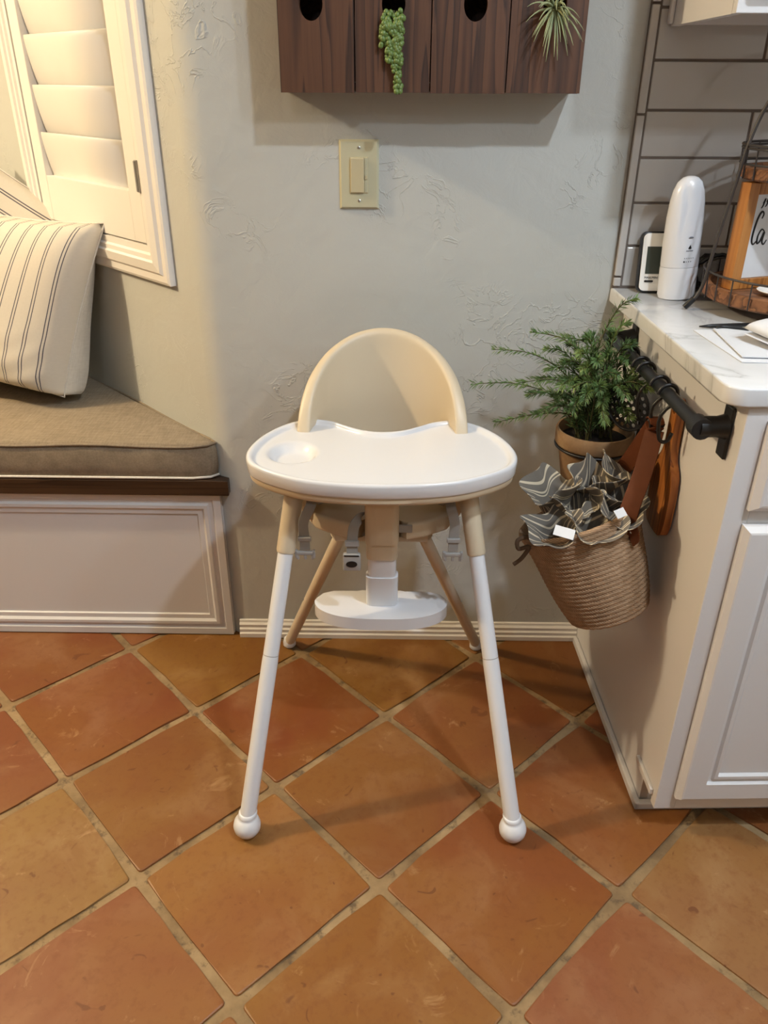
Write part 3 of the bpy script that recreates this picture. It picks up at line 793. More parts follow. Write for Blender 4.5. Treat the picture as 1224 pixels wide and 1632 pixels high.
# trailing succulent out of the second hole
suc = thing('trailing_succulent', 'green string-of-pearls succulent trailing from the second planter hole', 'plant', (0.0, -0.105, HZ))
bm = nb(); bmesh.ops.create_icosphere(bm, subdivisions=2, radius=1.0)
for v in bm.verts: v.co.z *= 1.12
pearl = bpy.data.meshes.new('pearl'); bm.to_mesh(pearl); bm.free()
random.seed(9)
for s, (x0, zb_, n) in enumerate(((-0.014, 1.374, 13), (-0.006, 1.345, 17), (0.003, 1.303, 25), (0.009, 1.335, 20), (0.012, 1.372, 12), (0.0, 1.318, 20))):
    p = [V((0.0 + x0 * .5, -0.07, HZ - 0.008)), V((x0 * .7, -0.097, HZ - 0.012)), V((x0, -0.1075, HZ - 0.028))]
    xe = x0 + (0.006 if s in (2, 5) else 0.0)
    while p[-1].z > zb_:
        l = p[-1]; t = (HZ - l.z) / 0.14
        p.append(V((x0 + (xe - x0) * t + random.uniform(-.0015, .0015), -0.1065 + random.uniform(-.001, .001), l.z - 0.012)))
    sm = smoothpts(p, 3)
    stn = B('strand', tube(nb(), sm, 0.0011, 6), M_STEM, suc, smooth=True)
    for k in range(n * 2 if s < 5 else n):
        t = (k + .5) / (n * 2); q = sm[min(len(sm) - 1, int((0.22 + 0.78 * t) * (len(sm) - 1)))]
        a = random.uniform(PI, 2 * PI); rr = random.uniform(.0036, .0054)
        link('pearl', pearl, M_PEARL, stn, True, True, q + V((math.cos(a) * .0062, math.sin(a) * .0042, random.uniform(-.002, .002))), (random.uniform(-.5, .5), random.uniform(-.5, .5), 0)).scale = (rr, rr, rr)
# air plant out of the fourth hole
air = thing('air_plant', 'spiky silver-green air plant at the fourth planter hole', 'plant', (0.275, -0.1, HZ))
random.seed(21)
ac = V((0.2775, -0.108, 1.4195))
for k in range(40):
    a = 2 * PI * k / 40 + random.uniform(-.12, .12); out = random.uniform(0.35, 1.0)
    L = random.uniform(0.045, 0.068) * (0.8 + 0.2 * out)
    d = V((math.cos(a) * out, -math.sqrt(max(0.05, 1 - out * out * .85)) * .8, math.sin(a) * out)).normalized()
    pts = [ac + d * L * t + V((0, 0, -0.016 * t * t - (0.012 * t ** 3))) for t in [q / 7 for q in range(8)]]
    for q in pts:
        if q.y > -0.103: q.y = -0.103
    rad = [0.0026 * (1 - t / 7) ** 0.8 + 0.0003 for t in range(8)]
    B('leaf', tube(nb(), pts, rad, 6), M_AIR, air, smooth=True)
B('plant_base', lathe(nb(), [(0, -.008), (.007, -.004), (.009, .0), (.006, .006), (0, .008)], 14, Matrix.Translation(ac + V((0, .008, 0)))), M_AIR, air, smooth=True)

# ================================================================== CABINETS (frame turned slightly)
CR = 0.033; CORG = (0.5035, -0.002, 0.0)
cabM = Matrix.Translation(CORG) @ Matrix.Rotation(CR, 4, 'Z')
def CL(x, y, z): return cabM @ V((x, y, z))
cab = thing('base_cabinet', 'white base cabinet with a drawer and raised-panel door under the counter', 'cabinet', CORG, CR)
L_ = dict(parent=cab, world=False)
CZ = 0.897; FY = -0.607
# side panel with a toe-kick notch
me = plate([(0, 0), (0, CZ), (-FY - .0, CZ), (-FY, 0.088), (-FY - .050, 0.088), (-FY - .050, 0)], [], 0.016)
link('side_panel', me, M_CAB, loc=(0.008, 0, 0), rot=(PI / 2, 0, -PI / 2), **L_)
bm = nb(); box(bm, 0.016, 0.84, FY + .02, -.002, 0.07, CZ - .001); B('carcass', bm, M_CAB, **L_)
# face frame
B('face_stile', box(nb(), 0.0, 0.040, FY - .018, FY + .002, 0.0655, CZ, .0015), M_CAB, **L_)
B('face_stile', box(nb(), 0.80, 0.84, FY - .018, FY + .002, 0.0655, CZ, .0015), M_CAB, **L_)
for z0, z1 in ((0.0655, 0.105), (0.700, 0.735), (0.872, CZ)):
    B('face_rail', box(nb(), 0.040, 0.80, FY - .0175, FY + .002, z0, z1, .001), M_CAB, **L_)
# door with raised panel
D0 = FY - .0185
def door(x0, x1, z0, z1, nm='door'):
    d = B(nm, rect_rings(nb(), x0, x1, z0, z1, [(0.0, D0 - .010), (0.007, D0 - .019), (0.010, D0 - .020), (0.047, D0 - .020), (0.050, D0 - .014), (0.056, D0 - .013), (0.060, D0 - .018), (0.066, D0 - .018), (0.070, D0 - .011)], cap=False, back=D0), M_CAB, **L_)
    B('door_panel', rect_rings(nb(), x0 + .068, x1 - .068, z0 + .068, z1 - .068, [(0.0, D0 - .011), (0.004, D0 - .0125)], back=D0 - .002), M_CAB, d, False)
    return d
door(0.032, 0.415, 0.104, 0.704)
door(0.425, 0.808, 0.104, 0.704)
for x0, x1 in ((0.032, 0.415), (0.425, 0.808)):
    d = B('drawer_front', rect_rings(nb(), x0, x1, 0.731, 0.876, [(0.0, D0 - .010), (0.010, D0 - .019), (0.014, D0 - .020)], back=D0), M_CAB, **L_)
# toe kick and its quarter-round moulding
B('toe_board', box(nb(), 0.0165, 0.84, FY + .050, FY + .066, 0.0, 0.0695), M_CAB, **L_)
B('toe_filler', box(nb(), -0.007, -0.0003, FY - .002, FY + .088, 0.0875, 0.101, .001), M_CAB, **L_)
bm = nb()
box(bm, -0.012, 0.84, FY + .036, FY + .0495, 0.0, 0.019, .003, 2); B('toe_moulding', bm, M_CAB, **L_)
bm = nb(); box(bm, -0.012, -0.0005, FY + .036, -.018, 0.0, 0.020, .003, 2); B('base_moulding', bm, M_CAB, **L_)
# countertop
ct = thing('countertop', 'white quartz countertop with grey veins above the base cabinet', 'countertop', CORG, CR)
rr = 0.030; pts = [(0.845, 0.0), (-0.036, 0.0)]
for k in range(7):
    a = PI + PI / 2 * k / 6; pts.append((-0.036 + rr + rr * math.cos(a), -0.632 + rr + rr * math.sin(a)))
pts.append((0.845, -0.632))
bm = nb(); prism(bm, pts, 0.8985, 0.928, 0.004, 3)
B('counter_slab', bm, M_MARBLE, ct, False, auto=40)
# upper cabinet
uc = thing('upper_cabinet', 'white wall cabinet above the counter at the top right corner', 'cabinet', (0.5065, -0.012, 1.40))
B('side_panel', box(nb(), 0.507, 0.523, -.312, -.0125, 1.402, 2.2), M_CAB, uc)
B('scribe_moulding', box(nb(), 0.499, 0.5068, -.030, -.0125, 1.405, 2.2, .003), M_CAB, uc)
B('bottom_panel', box(nb(), 0.523, 1.345, -.310, -.0125, 1.424, 1.440), M_CAB, uc)
B('face_frame', box(nb(), 0.507, 1.345, -.330, -.3125, 1.402, 2.2, .001), M_CAB, uc)
B('door', rect_rings(nb(), 0.520, 0.93, 1.424, 2.18, [(0.0, -.340), (0.006, -.349), (0.050, -.350), (0.056, -.342), (.062, -.342)], back=-.3305), M_CAB, uc)
B('back_rail', box(nb(), 0.523, 1.345, -.030, -.0125, 1.404, 1.4235), M_CAB, uc)

# ---- black towel rail on the cabinet side
RX, RZ = -0.046, 0.848
rail = thing('hanging_rail', 'black metal rail fixed to the cabinet side under the counter', 'rail', CORG, CR)
R_ = dict(parent=rail, world=False)
B('rail_bar', tube(nb(), [(RX, -0.085, RZ), (RX, -0.590, RZ)], 0.0112, 16), M_BLACK, auto=40, **R_)
for y in (-0.100, -0.578):
    br = B('bracket_plate', box(nb(), -0.0065, -0.0005, y - .014, y + .014, RZ - .050, RZ + .034, .002, 2), M_BLACK, **R_)
    B('bracket_arm', tube(nb(), [(RX - .002, y, RZ), (-0.020, y, RZ), (-0.0062, y, RZ)], [0.0165, 0.0165, 0.020], 14), M_BLACK, br, False, auto=40)
    B('rail_collar', tube(nb(), [(RX, y - .013, RZ), (RX, y + .013, RZ)], 0.0168, 16), M_BLACK, br, False, auto=40)
B('end_cap', lathe(nb(), [(0, 0), (.012, .001), (.017, .006), (.017, .012), (.0125, .016)], 16, Matrix.Translation((RX, -0.070, RZ)) @ Matrix.Rotation(PI / 2, 4, 'X')), M_BLACK, smooth=True, **R_)
# S hooks
def hook(y, drop, label, lean=0.0):
    R = 0.0165; pts = []
    for k in range(11):
        a = math.radians(200 - 200 * k / 10)
        pts.append((RX + R * math.cos(a), y, RZ + R * math.sin(a)))
    x = RX + R
    pts[0] = (pts[0][0] - .002, y, pts[0][2] - .006)
    pts = pts[::-1]; pts = [(2 * RX - p[0], p[1], p[2]) for p in pts]       # open towards the cabinet
    pts += [(RX - R * .6 + .004, y + lean * .5, RZ - drop * .5), (RX - R * .2, y + lean, RZ - drop), (RX + .004, y + lean, RZ - drop - .012), (RX + .014, y + lean, RZ - drop - .010), (RX + .019, y + lean, RZ - drop + .004)]
    h = B('s_hook', tube(nb(), [CL(*p) for p in smoothpts(pts, 3)], 0.0034, 8), M_BLACK, smooth=True)
    return tag(h, label, 'hook', 'S-hooks on the black rail')
hook(-0.215, 0.040, 'black S-hook on the rail farthest back, behind the rosemary')
hook(-0.285, 0.045, 'black S-hook on the rail holding the perforated strainer')
hook(-0.315, 0.080, 'black S-hook on the rail between strainer and leather straps')
hook(-0.392, 0.075, 'black S-hook on the rail holding the basket straps')
hook(-0.435, 0.075, 'black S-hook on the rail nearest the counter front, in front of the board')

# ---- perforated strainer
holes = []
for rr_, n in ((0.0, 1), (0.013, 6), (0.026, 12), (0.038, 18)):
    for k in range(n):
        a = 2 * PI * k / n; holes.append(circ(rr_ * math.cos(a), rr_ * math.sin(a), 0.0043, n=8))
st = thing('strainer', 'dark perforated metal strainer hanging on the rail behind the rosemary', 'strainer', (0.455, -0.29, 0.70))
me = plate(circ(0, 0, 0.047, n=32), holes, 0.0014)
link('perforated_disc', me, M_BLACK, st, True, False, CL(-0.055, -0.275, 0.765), (PI / 2, 0, math.radians(-52)))
c0 = CL(-0.055, -0.275, 0.765)
B('handle', tube(nb(), [c0 + V((0, 0, .046)), c0 + V((.003, 0, .053)), CL(-.055, -.283, RZ - .050)], 0.003, 8), M_BLACK, st, smooth=True)
B('rim', tube(nb(), [c0 + Matrix.Rotation(math.radians(-52), 3, 'Z') @ V((.047 * math.cos(a), 0, .047 * math.sin(a))) for a in [2 * PI * k / 32 for k in range(32)]], 0.0022, 6, closed=True), M_BLACK, st, smooth=True)

# ---- wooden board against the cabinet side
ol = [(-0.013, 0.0), (0.013, 0.0), (0.016, -0.06), (0.018, -0.085), (0.026, -0.105), (0.042, -0.122), (0.048, -0.140), (0.050, -0.18), (0.047, -0.225), (0.030, -0.250), (-0.030, -0.250), (-0.047, -0.225), (-0.050, -0.18), (-0.048, -0.140), (-0.042, -0.122), (-0.026, -0.105), (-0.018, -0.085), (-0.016, -0.06)]
me = plate([(p.x, p.y) for p in closed_spline(ol, 3)], [circ(0, -0.016, 0.0055, n=12)], 0.014)
bo = link('cutting_board', me, M_WBOARD, None, True, False, CL(-0.0105, -0.405, 0.822), (PI / 2, 0, PI / 2 + CR))
mod_bevel(bo, 0.002, 2)
tag(bo, 'brown wooden cutting board hanging flat against the cabinet side behind the basket', 'cutting board')

# ---- basket with leather straps
bk = thing('hanging_basket', 'tan woven rope basket with leather straps hanging from the rail', 'basket', (0.43, -0.40, 0.34))
BT = Matrix.Translation((0.4370, -0.440, 0.396)) @ Matrix.Rotation(math.radians(-22), 4, 'Y') @ Matrix.Rotation(math.radians(-14), 4, 'X')
bm = nb(); seg = 64; rows = 22; uvl = bm.loops.layers.uv.new('UVMap')
prof = [(0.0, 0.0), (0.055, 0.0), (0.070, 0.004)]
Hb = 0.206
def br_(t): return 0.076 + 0.040 * t ** 0.85 + 0.002 * math.sin(t * 6)
for k in range(rows):
    for q in (0.0, 0.25, 0.5, 0.75):
        t = (k + q) / rows; prof.append((br_(t) + 0.0030 * math.sin(q * PI) - 0.0008, 0.006 + Hb * t))
prof.append((br_(1.0), 0.006 + Hb)); prof.append((br_(1.0) - .004, 0.008 + Hb)); prof.append((br_(1.0) - .008, 0.004 + Hb))
for t in (0.8, 0.5, 0.2, 0.0): prof.append((br_(t) - 0.008, 0.008 + Hb * t))
prof.append((0.0, 0.009))
rings = [[bm.verts.new((r_ * math.cos(2 * PI * k / seg), r_ * math.sin(2 * PI * k / seg), z + .0006 * math.sin(k * 9.1))) for k in range(seg)] for r_, z in prof]
cum = 0
for i, (a, b) in enumerate(zip(rings, rings[1:])):
    for k in range(seg):
        f = bm.faces.new((a[k], a[(k + 1) % seg], b[(k + 1) % seg], b[k]))
        for lp, (uu, vv) in zip(f.loops, ((k, i), (k + 1, i), (k + 1, i + 1), (k, i + 1))): lp[uvl].uv = (uu / seg * 1.6, vv / 4 / rows * 0.9)
bmesh.ops.remove_doubles(bm, verts=bm.verts, dist=1e-6)
bmesh.ops.transform(bm, matrix=BT, verts=bm.verts)
B('basket_body', bm, M_BASKET, bk, smooth=True)
def BP(ang, t, out=0.0):
    r_ = br_(t) + 0.003 + out
    return BT @ V((r_ * math.cos(ang), r_ * math.sin(ang), 0.006 + Hb * t))
top = CL(RX + .003, -0.392, RZ - 0.082)
for ang, nm in ((math.radians(-48), 'front'), (math.radians(52), 'back')):
    a0 = BP(ang, 0.80); a1 = BP(ang, 0.99)
    nrm = (a1 - BT @ V((0, 0, 0.006 + Hb))).normalized()
    tp = top + V((0, -0.006 if nm == 'front' else 0.010, 0))
    sb = B('strap', tube(nb(), smoothpts([a0 - V((0, 0, .006)), a0 + nrm * .001, a1 + nrm * .002, a1.lerp(tp, .5) + nrm * .004, tp], 5), 1, 12, flat=(0.034, 0.0035, V((-.55, -.80, .15)).normalized() if nm == 'front' else V((-.75, -.6, .2)).normalized())), M_LEATHER, bk, auto=50)
    for t in (0.83, 0.93):
        p = BP(ang, t, .003); rot = nrm.to_track_quat('Z', 'Y').to_matrix().to_4x4()
        B('rivet', lathe(nb(), [(.0034, 0), (.0034, .0012), (.002, .0022), (0, .0024)], 12, Matrix.Translation(p) @ rot), M_STEEL, sb, smooth=True)
lp = B('strap_loop', tube(nb(), [top + V((0.0, math.cos(a) * .016, .012 + math.sin(a) * .010)) for a in [2 * PI * k / 16 for k in range(16)]], 1, 12, flat=(0.026, 0.003, V((0, 0, 1))), closed=True), M_LEATHER, bk, auto=50)

# ---- crumpled striped napkins
def napkin(name, label, base, axis, R, h, folds, seed, mat, spin=0.0, open_=0.62):
    """a cloth bunched at its middle so that its rim stands up in soft ruffles"""
    rnd = random.Random(seed); bm = nb(); uvl = bm.loops.layers.uv.new('UVMap'); na, nr = 120, 16
    ph = [rnd.uniform(0, 2 * PI) for _ in range(6)]; Vv = {}
    for j in range(nr + 1):
        t = j / nr
        for i in range(na):
            a = 2 * PI * i / na
            w = folds * a + ph[0] + 0.9 * math.sin(a + ph[1])
            sw = 0.55 * math.sin(w) / folds                       # folds swing sideways: overlapping pleats
            ruf = math.sin(w)
            rad = R * (0.16 + 0.84 * t ** 0.7) * (1 + 0.20 * ruf * t)
            hh = h * (t ** 1.15) + 0.008 * t * math.sin(2 * a + ph[3]) - 0.006 * t * t * math.cos(w + .6)
            hh -= 0.26 * h * max(0.0, t - .62) / .38 * (0.35 + 0.65 * math.sin(a + ph[4]) ** 2)   # rim flops outward
            rad += 0.010 * max(0.0, t - .62) / .38
            aa = a + sw * 0.75 * t + spin
            Vv[j, i] = bm.verts.new((rad * math.cos(aa), rad * math.sin(aa), hh))
    for j in range(nr):
        for i in range(na):
            i2 = (i + 1) % na
            f = bm.faces.new((Vv[j, i], Vv[j, i2], Vv[j + 1, i2], Vv[j + 1, i]))
            for lp_, (jj, ii) in zip(f.loops, ((j, i), (j, i + 1), (j + 1, i + 1), (j + 1, i))):
                a = 2 * PI * ii / na; q = 0.02 + jj / nr * 0.12
                lp_[uvl].uv = (q * math.cos(a), q * math.sin(a))
    rot = V(axis).normalized().to_track_quat('Z', 'Y').to_matrix().to_4x4()
    bmesh.ops.transform(bm, matrix=Matrix.Translation(base) @ rot, verts=bm.verts)
    o = B(name, bm, mat, smooth=True)
    m = o.modifiers.new('s', 'SOLIDIFY'); m.thickness = 0.0018; m.offset = 0
    m = o.modifiers.new('u', 'SUBSURF'); m.levels = 1; m.render_levels = 1
    return tag(o, label, 'napkin', 'striped napkins stuffed in the basket')
napkin('striped_napkin', 'grey striped napkin puffed up at the back left of the basket', (0.326, -0.372, 0.563), (-.20, -.05, 1), 0.044, 0.105, 5, 1, M_CLOTH, 0.3)
napkin('striped_napkin', 'grey and cream striped napkin standing in the middle of the basket', (0.392, -0.366, 0.578), (0.0, -.05, 1), 0.040, 0.105, 5, 2, M_CLOTH_B, 1.2)
napkin('striped_napkin', 'grey striped napkin fanning beside the leather straps in the basket', (0.440, -0.362, 0.594), (0.02, .0, 1), 0.036, 0.108, 4, 3, M_CLOTH, 2.2)
napkin('striped_napkin', 'grey striped napkin with a white tag at the front left of the basket', (0.314, -0.446, 0.550), (-.30, -.28, 1), 0.041, 0.076, 5, 4, M_CLOTH_B, 0.8)
napkin('striped_napkin', 'grey striped napkin folded low at the front centre of the basket', (0.374, -0.456, 0.562), (-.02, -.30, 1), 0.040, 0.076, 4, 5, M_CLOTH, 1.9)
napkin('striped_napkin', 'grey striped napkin tucked low at the front right of the basket', (0.420, -0.446, 0.580), (.02, -.22, 1), 0.034, 0.080, 4, 6, M_CLOTH_B, 2.8)
napkin('striped_napkin', 'grey striped napkin crumpled between the other napkins, left of the middle', (0.352, -0.408, 0.560), (-.05, -.10, 1), 0.036, 0.092, 4, 7, M_CLOTH, 0.5)
napkin('striped_napkin', 'grey striped napkin crumpled between the other napkins, right of the middle', (0.408, -0.404, 0.580), (.03, -.08, 1), 0.034, 0.094, 4, 8, M_CLOTH_B, 1.5)
tg = B('cloth_tag', rect_rings(nb(), -.018, .018, -.010, .010, [(0, -.0006)], back=.0006), M_PAPER, loc=(0.312, -0.500, 0.612), rot=(math.radians(-55), math.radians(8), math.radians(-18)))
tag(tg, 'small white sewn label sticking out over the front left napkin', 'tag')
tg = B('cloth_tag', rect_rings(nb(), -.010, .010, -.008, .008, [(0, -.0006)], back=.0006), M_PAPER, loc=(0.405, -0.500, 0.652), rot=(math.radians(-50), math.radians(-10), math.radians(25)))
tag(tg, 'small white sewn label on the front centre napkin', 'tag')
bm = nb(); tube(bm, smoothpts([(0.325, -.43, .57), (0.285, -.452, .560), (0.258, -.455, .575), (0.240, -.455, .568), (0.243, -.455, .550), (0.262, -.455, .555), (0.250, -.458, .532), (0.236, -.458, .518)], 5), 0.0042, 8)
tag(B('drawstring_cord', bm, M_CORD, smooth=True), 'brown cord end looping out over the left rim of the basket', 'cord')

# ---- potted rosemary
PCX, PCY, PRZ = 0.4215, -0.205, 0.690
pot = thing('plant_pot', 'aged terracotta pot hanging beside the cabinet below the rail', 'pot', (PCX, PCY, PRZ - .14))
bm = lathe(nb(), [(0, 0), (.050, 0), (.054, .004), (.070, .095), (.0715, .102), (.0760, .104), (.0785, .108), (.0790, .132), (.0770, .137), (.0735, .137), (.0715, .130), (.0690, .112), (0, .112)], 48, Matrix.Translation((PCX, PCY, PRZ - .137)))
B('pot_body', bm, M_POT, pot, auto=35)
B('soil', lathe(nb(), [(.0695, 0), (.05, .004), (0, .007)], 32, Matrix.Translation((PCX, PCY, PRZ - .024)), cap=False), M_SOIL, pot, smooth=True)
ring_ = [(PCX + .0765 * math.cos(2 * PI * k / 40), PCY + .0765 * math.sin(2 * PI * k / 40), PRZ - .0365) for k in range(40)]
hg = thing('pot_hanger', 'dark wire ring holding the terracotta pot from the rail', 'hanger', (PCX, PCY, PRZ - .036))
B('ring', tube(nb(), ring_, 0.0030, 8, closed=True), M_BLACK, hg, smooth=True)
B('hanger_wire', tube(nb(), smoothpts([(PCX + .074, PCY - .020, PRZ - .036), (PCX + .081, PCY - .022, PRZ + .02), (PCX + .060, PCY - .02, PRZ + .12), CL(RX + .001, -.215, RZ - .044)], 5), 0.0026, 8), M_BLACK, hg, smooth=True)
herb = thing('rosemary_plant', 'bushy green rosemary growing in the terracotta pot', 'plant', (PCX, PCY, PRZ - .02))
random.seed(33)
ends = [(.166, -.215, .785), (.205, -.19, .848), (.278, -.185, .882), (.214, -.225, .708), (.462, -.205, .952), (.455, -.20, .905),
        (.25, -.25, .80), (.31, -.17, .845), (.33, -.26, .80), (.36, -.16, .855), (.37, -.25, .83), (.40, -.28, .80), (.43, -.27, .825),
        (.40, -.16, .87), (.485, -.30, .81), (.462, -.285, .79), (.475, -.335, .82), (.35, -.29, .76), (.29, -.27, .745), (.45, -.25, .85), (.38, -.21, .88), (.34, -.21, .83), (.42, -.22, .85),
        (.485, -.26, .80), (.47, -.32, .85), (.44, -.31, .80), (.31, -.22, .82), (.34, -.18, .87), (.365, -.235, .855), (.395, -.25, .845), (.275, -.23, .77), (.43, -.19, .885), (.41, -.275, .77), (.35, -.27, .80), (.46, -.24, .875), (.455, -.31, .755), (.41, -.30, .745), (.30, -.19, .79), (.37, -.295, .785), (.325, -.235, .765)]
for si, e in enumerate(ends):
    a = random.uniform(0, 2 * PI); rr_ = random.uniform(.01, .045)
    p0 = V((PCX + rr_ * math.cos(a), PCY + rr_ * math.sin(a), PRZ - .026)); e = V(e)
    horiz = V((e.x - p0.x, e.y - p0.y, 0))
    m1 = p0 + horiz * .25 + V((0, 0, (e.z - p0.z) * .5 + .03)); m2 = p0 + horiz * .62 + V((0, 0, (e.z - p0.z) * .85 + .02))
    path = smoothpts([p0, m1, m2, e], 10)
    sb = B('sprig_stem', tube(nb(), path, [0.0019 * (1 - .6 * k / len(path)) for k in range(len(path))], 6), M_STEM, herb, smooth=True)
    bm = nb(); n = len(path); big = si < 6
    dens = 5 if big else 6
    for k in range(4, n):
        for q in range(dens):
            f = random.random(); p = path[k - 1].lerp(path[k], f)
            t = (path[k] - path[k - 1]).normalized()
            o1 = t.orthogonal().normalized(); o2 = t.cross(o1); an = random.uniform(0, 2 * PI)
            out = (o1 * math.cos(an) + o2 * math.sin(an))
            L = random.uniform(.016, .027) * (1 - .35 * k / n); w = random.uniform(.0012, .0019)
            d = (out * .85 + t * .55).normalized(); side = d.cross(t).normalized()
            b0 = p + out * .001; mid = p + d * L * .5 + t * .001; tip = p + d * L + t * L * .18 - V((0, 0, .0015))
            lift = side.cross(d).normalized() * .0007
            v0 = bm.verts.new(b0); v1 = bm.verts.new(mid + side * w); v2 = bm.verts.new(tip); v3 = bm.verts.new(mid - side * w); v4 = bm.verts.new(mid + lift)
            bm.faces.new((v0, v1, v4)); bm.faces.new((v1, v2, v4)); bm.faces.new((v2, v3, v4)); bm.faces.new((v3, v0, v4))
    lf = B('leaves', bm, M_LEAF, sb, smooth=False); lf['kind'] = 'stuff'

# ================================================================== ON THE COUNTER
KZ = 0.9282
# ---- indoor weather station
ws = thing('weather_station', 'small white digital thermometer with dark screen leaning on the tiles', 'thermometer', (0.540, -0.045, KZ))
WM = Matrix.Translation((0.541, -0.048, KZ + .001)) @ Matrix.Rotation(math.radians(-9), 4, 'X')
def rrect(w, h, r_, n=5):
    out = []
    for cx_, cy_, a0 in ((w / 2 - r_, h - r_, 0), (-w / 2 + r_, h - r_, 90), (-w / 2 + r_, r_, 180), (w / 2 - r_, r_, 270)):
        for k in range(n + 1):
            a = math.radians(a0 + 90 * k / n); out.append((cx_ + r_ * math.cos(a), cy_ + r_ * math.sin(a)))
    return out
def flat_part(name, pts, y0, y1, mat, parent, Mx, bev=0.0):
    bm = nb(); prism(bm, pts, 0, y1 - y0, bev, 2)
    bmesh.ops.transform(bm, matrix=Mx @ Matrix.Translation((0, y1, 0)) @ Matrix.Rotation(PI / 2, 4, 'X'), verts=bm.verts)
    return B(name, bm, mat, parent, auto=40)
flat_part('case', rrect(0.066, 0.119, 0.012), -0.006, 0.010, M_DARKP, ws, WM, .002)
flat_part('front_cover', rrect(0.060, 0.112, 0.010), -0.0085, -0.006, M_CERAM, ws, WM @ Matrix.Translation((0, 0, .0035)), .0008)
flat_part('screen', [(-.021, .037), (.021, .037), (.021, .090), (-.021, .090)], -0.0092, -0.0082, M_LCD, ws, WM)
flat_part('button', rrect(.018, .004, .0018), -0.0098, -0.0080, M_DARKP, ws, WM @ Matrix.Translation((-.012, 0, .0205)))
me = text_mesh('MAX.MIN', 0.0065, .0002); link('lettering', me, M_INK, ws, True, False, WM @ V((-.008, -.0088, .0275)), (PI / 2 - math.radians(9), 0, 0))
# ---- white handheld device
dv = thing('handheld_device', 'tall white rounded plastic device standing on the counter before the thermometer', 'device', (0.588, -0.092, KZ))
DM = Matrix.Translation((0.576, -0.092, KZ)) @ Matrix.Rotation(math.radians(-3.2), 4, 'Y')
bm = lathe(nb(), [(0, 0), (.028, .0), (.034, .003), (.0365, .010), (.037, .060), (.0365, .064)], 40, None, 1.0, 0.78)
bmesh.ops.transform(bm, matrix=DM, verts=bm.verts); B('lower_body', bm, M_WHITE, dv, auto=40)
bm = lathe(nb(), [(.0363, .0645), (.0368, .068), (.0365, .11), (.0350, .155), (.0325, .185), (.0290, .204), (.0225, .219), (.014, .2265), (.006, .229), (0, .2295)], 40, None, 1.0, 0.78)
for v in bm.verts:
    if v.co.z > .14: v.co.x += (v.co.z - .14) * 0.02
    # pressed-in thumb window on the front
    if v.co.y < 0 and .135 < v.co.z < .21 and abs(v.co.x - .006) < .018: v.co.y += .004
bmesh.ops.transform(bm, matrix=DM, verts=bm.verts); B('upper_body', bm, M_WHITE, dv, auto=50)
def on_dev(x, z): return DM @ V((x, -math.sqrt(max(0, .0368 ** 2 - x * x)) * .78 - .0003, z))
def dot(x, z, rx, rz, mat, name):
    q = on_dev(x, z); ang = math.atan2(x * .78, math.sqrt(.0368 ** 2 - x * x))
    B(name, prism(nb(), circ(0, 0, rx, rz, 10), -.0003, .0004), mat, dv, loc=q, rot=(PI / 2, 0, ang))
for k in range(5): dot(-.0005 + k * .0042, .0830, .0007, .0007, M_INK, 'indicator_dot')
for k in range(4): dot(-.0010 + k * .0044, .0765, .0016 if k == 0 else .0008, .0016 if k == 0 else .0008, M_INK, 'indicator_dot')
dot(.0080, .1220, .0045, .0013, M_GINK, 'display_mark')
q = on_dev(.0075, .1035)
B('logo', prism(nb(), [(0, .0045), (.003, -.0015), (.0015, -.003), (-.0015, -.003), (-.003, -.0015)], -.0003, .0005), M_INK, dv, loc=q, rot=(PI / 2, 0, .2))
for k in range(7): dot(.0015 + k * .0020, .0970, .0007, .0009, M_GINK, 'logo_letter')
# ---- two-tier tray stand
SX, SY = 0.757, -0.185
sd = thing('tiered_tray', 'two-tier round wooden tray stand with dark wire rails and arched legs', 'tray stand', (SX, SY, KZ))
def disc(z0, z1, R, name, mat):
    return B(name, lathe(nb(), [(0, z0), (R - .006, z0), (R, z0 + .004), (R, z1 - .003), (R - .003, z1), (R - .012, z1), (R - .014, z1 - .006), (0, z1 - .006)], 64, Matrix.Translation((SX, SY, 0))), mat, sd, auto=40)
R1 = 0.155; Z1 = KZ + .022
d1 = disc(Z1, Z1 + .026, R1, 'lower_tray', M_WTRAY)
R2 = 0.130; Z2 = 1.160
d2 = disc(Z2, Z2 + .020, R2, 'upper_tray', M_WTRAY)
def rail_ring(R, z, parent, r_=.0020, nm='wire_ring'):
    B(nm, tube(nb(), [(SX + R * math.cos(2 * PI * k / 48), SY + R * math.sin(2 * PI * k / 48), z) for k in range(48)], r_, 6, closed=True), M_WIRE, parent, smooth=True)
rail_ring(R1 + .004, Z1 + .050, d1); rail_ring(R2 + .003, Z2 + .056, d2, .0026); rail_ring(R2 + .003, Z2 + .026, d2, .0018); rail_ring(R2 + .003, Z2 + .051, d2, .0022)
for k in range(26):
    a = 2 * PI * k / 26; B('wire_upright', tube(nb(), [(SX + (R1 + .0025) * math.cos(a), SY + (R1 + .0025) * math.sin(a), Z1 + .002), (SX + (R1 + .004) * math.cos(a), SY + (R1 + .004) * math.sin(a), Z1 + .050)], .0013, 6), M_WIRE, d1)
for k in range(24):
    a = 2 * PI * k / 24; B('wire_upright', tube(nb(), [(SX + (R2 + .002) * math.cos(a), SY + (R2 + .002) * math.sin(a), Z2 + .002), (SX + (R2 + .003) * math.cos(a), SY + (R2 + .003) * math.sin(a), Z2 + .056)], .0014, 6), M_WIRE, d2)
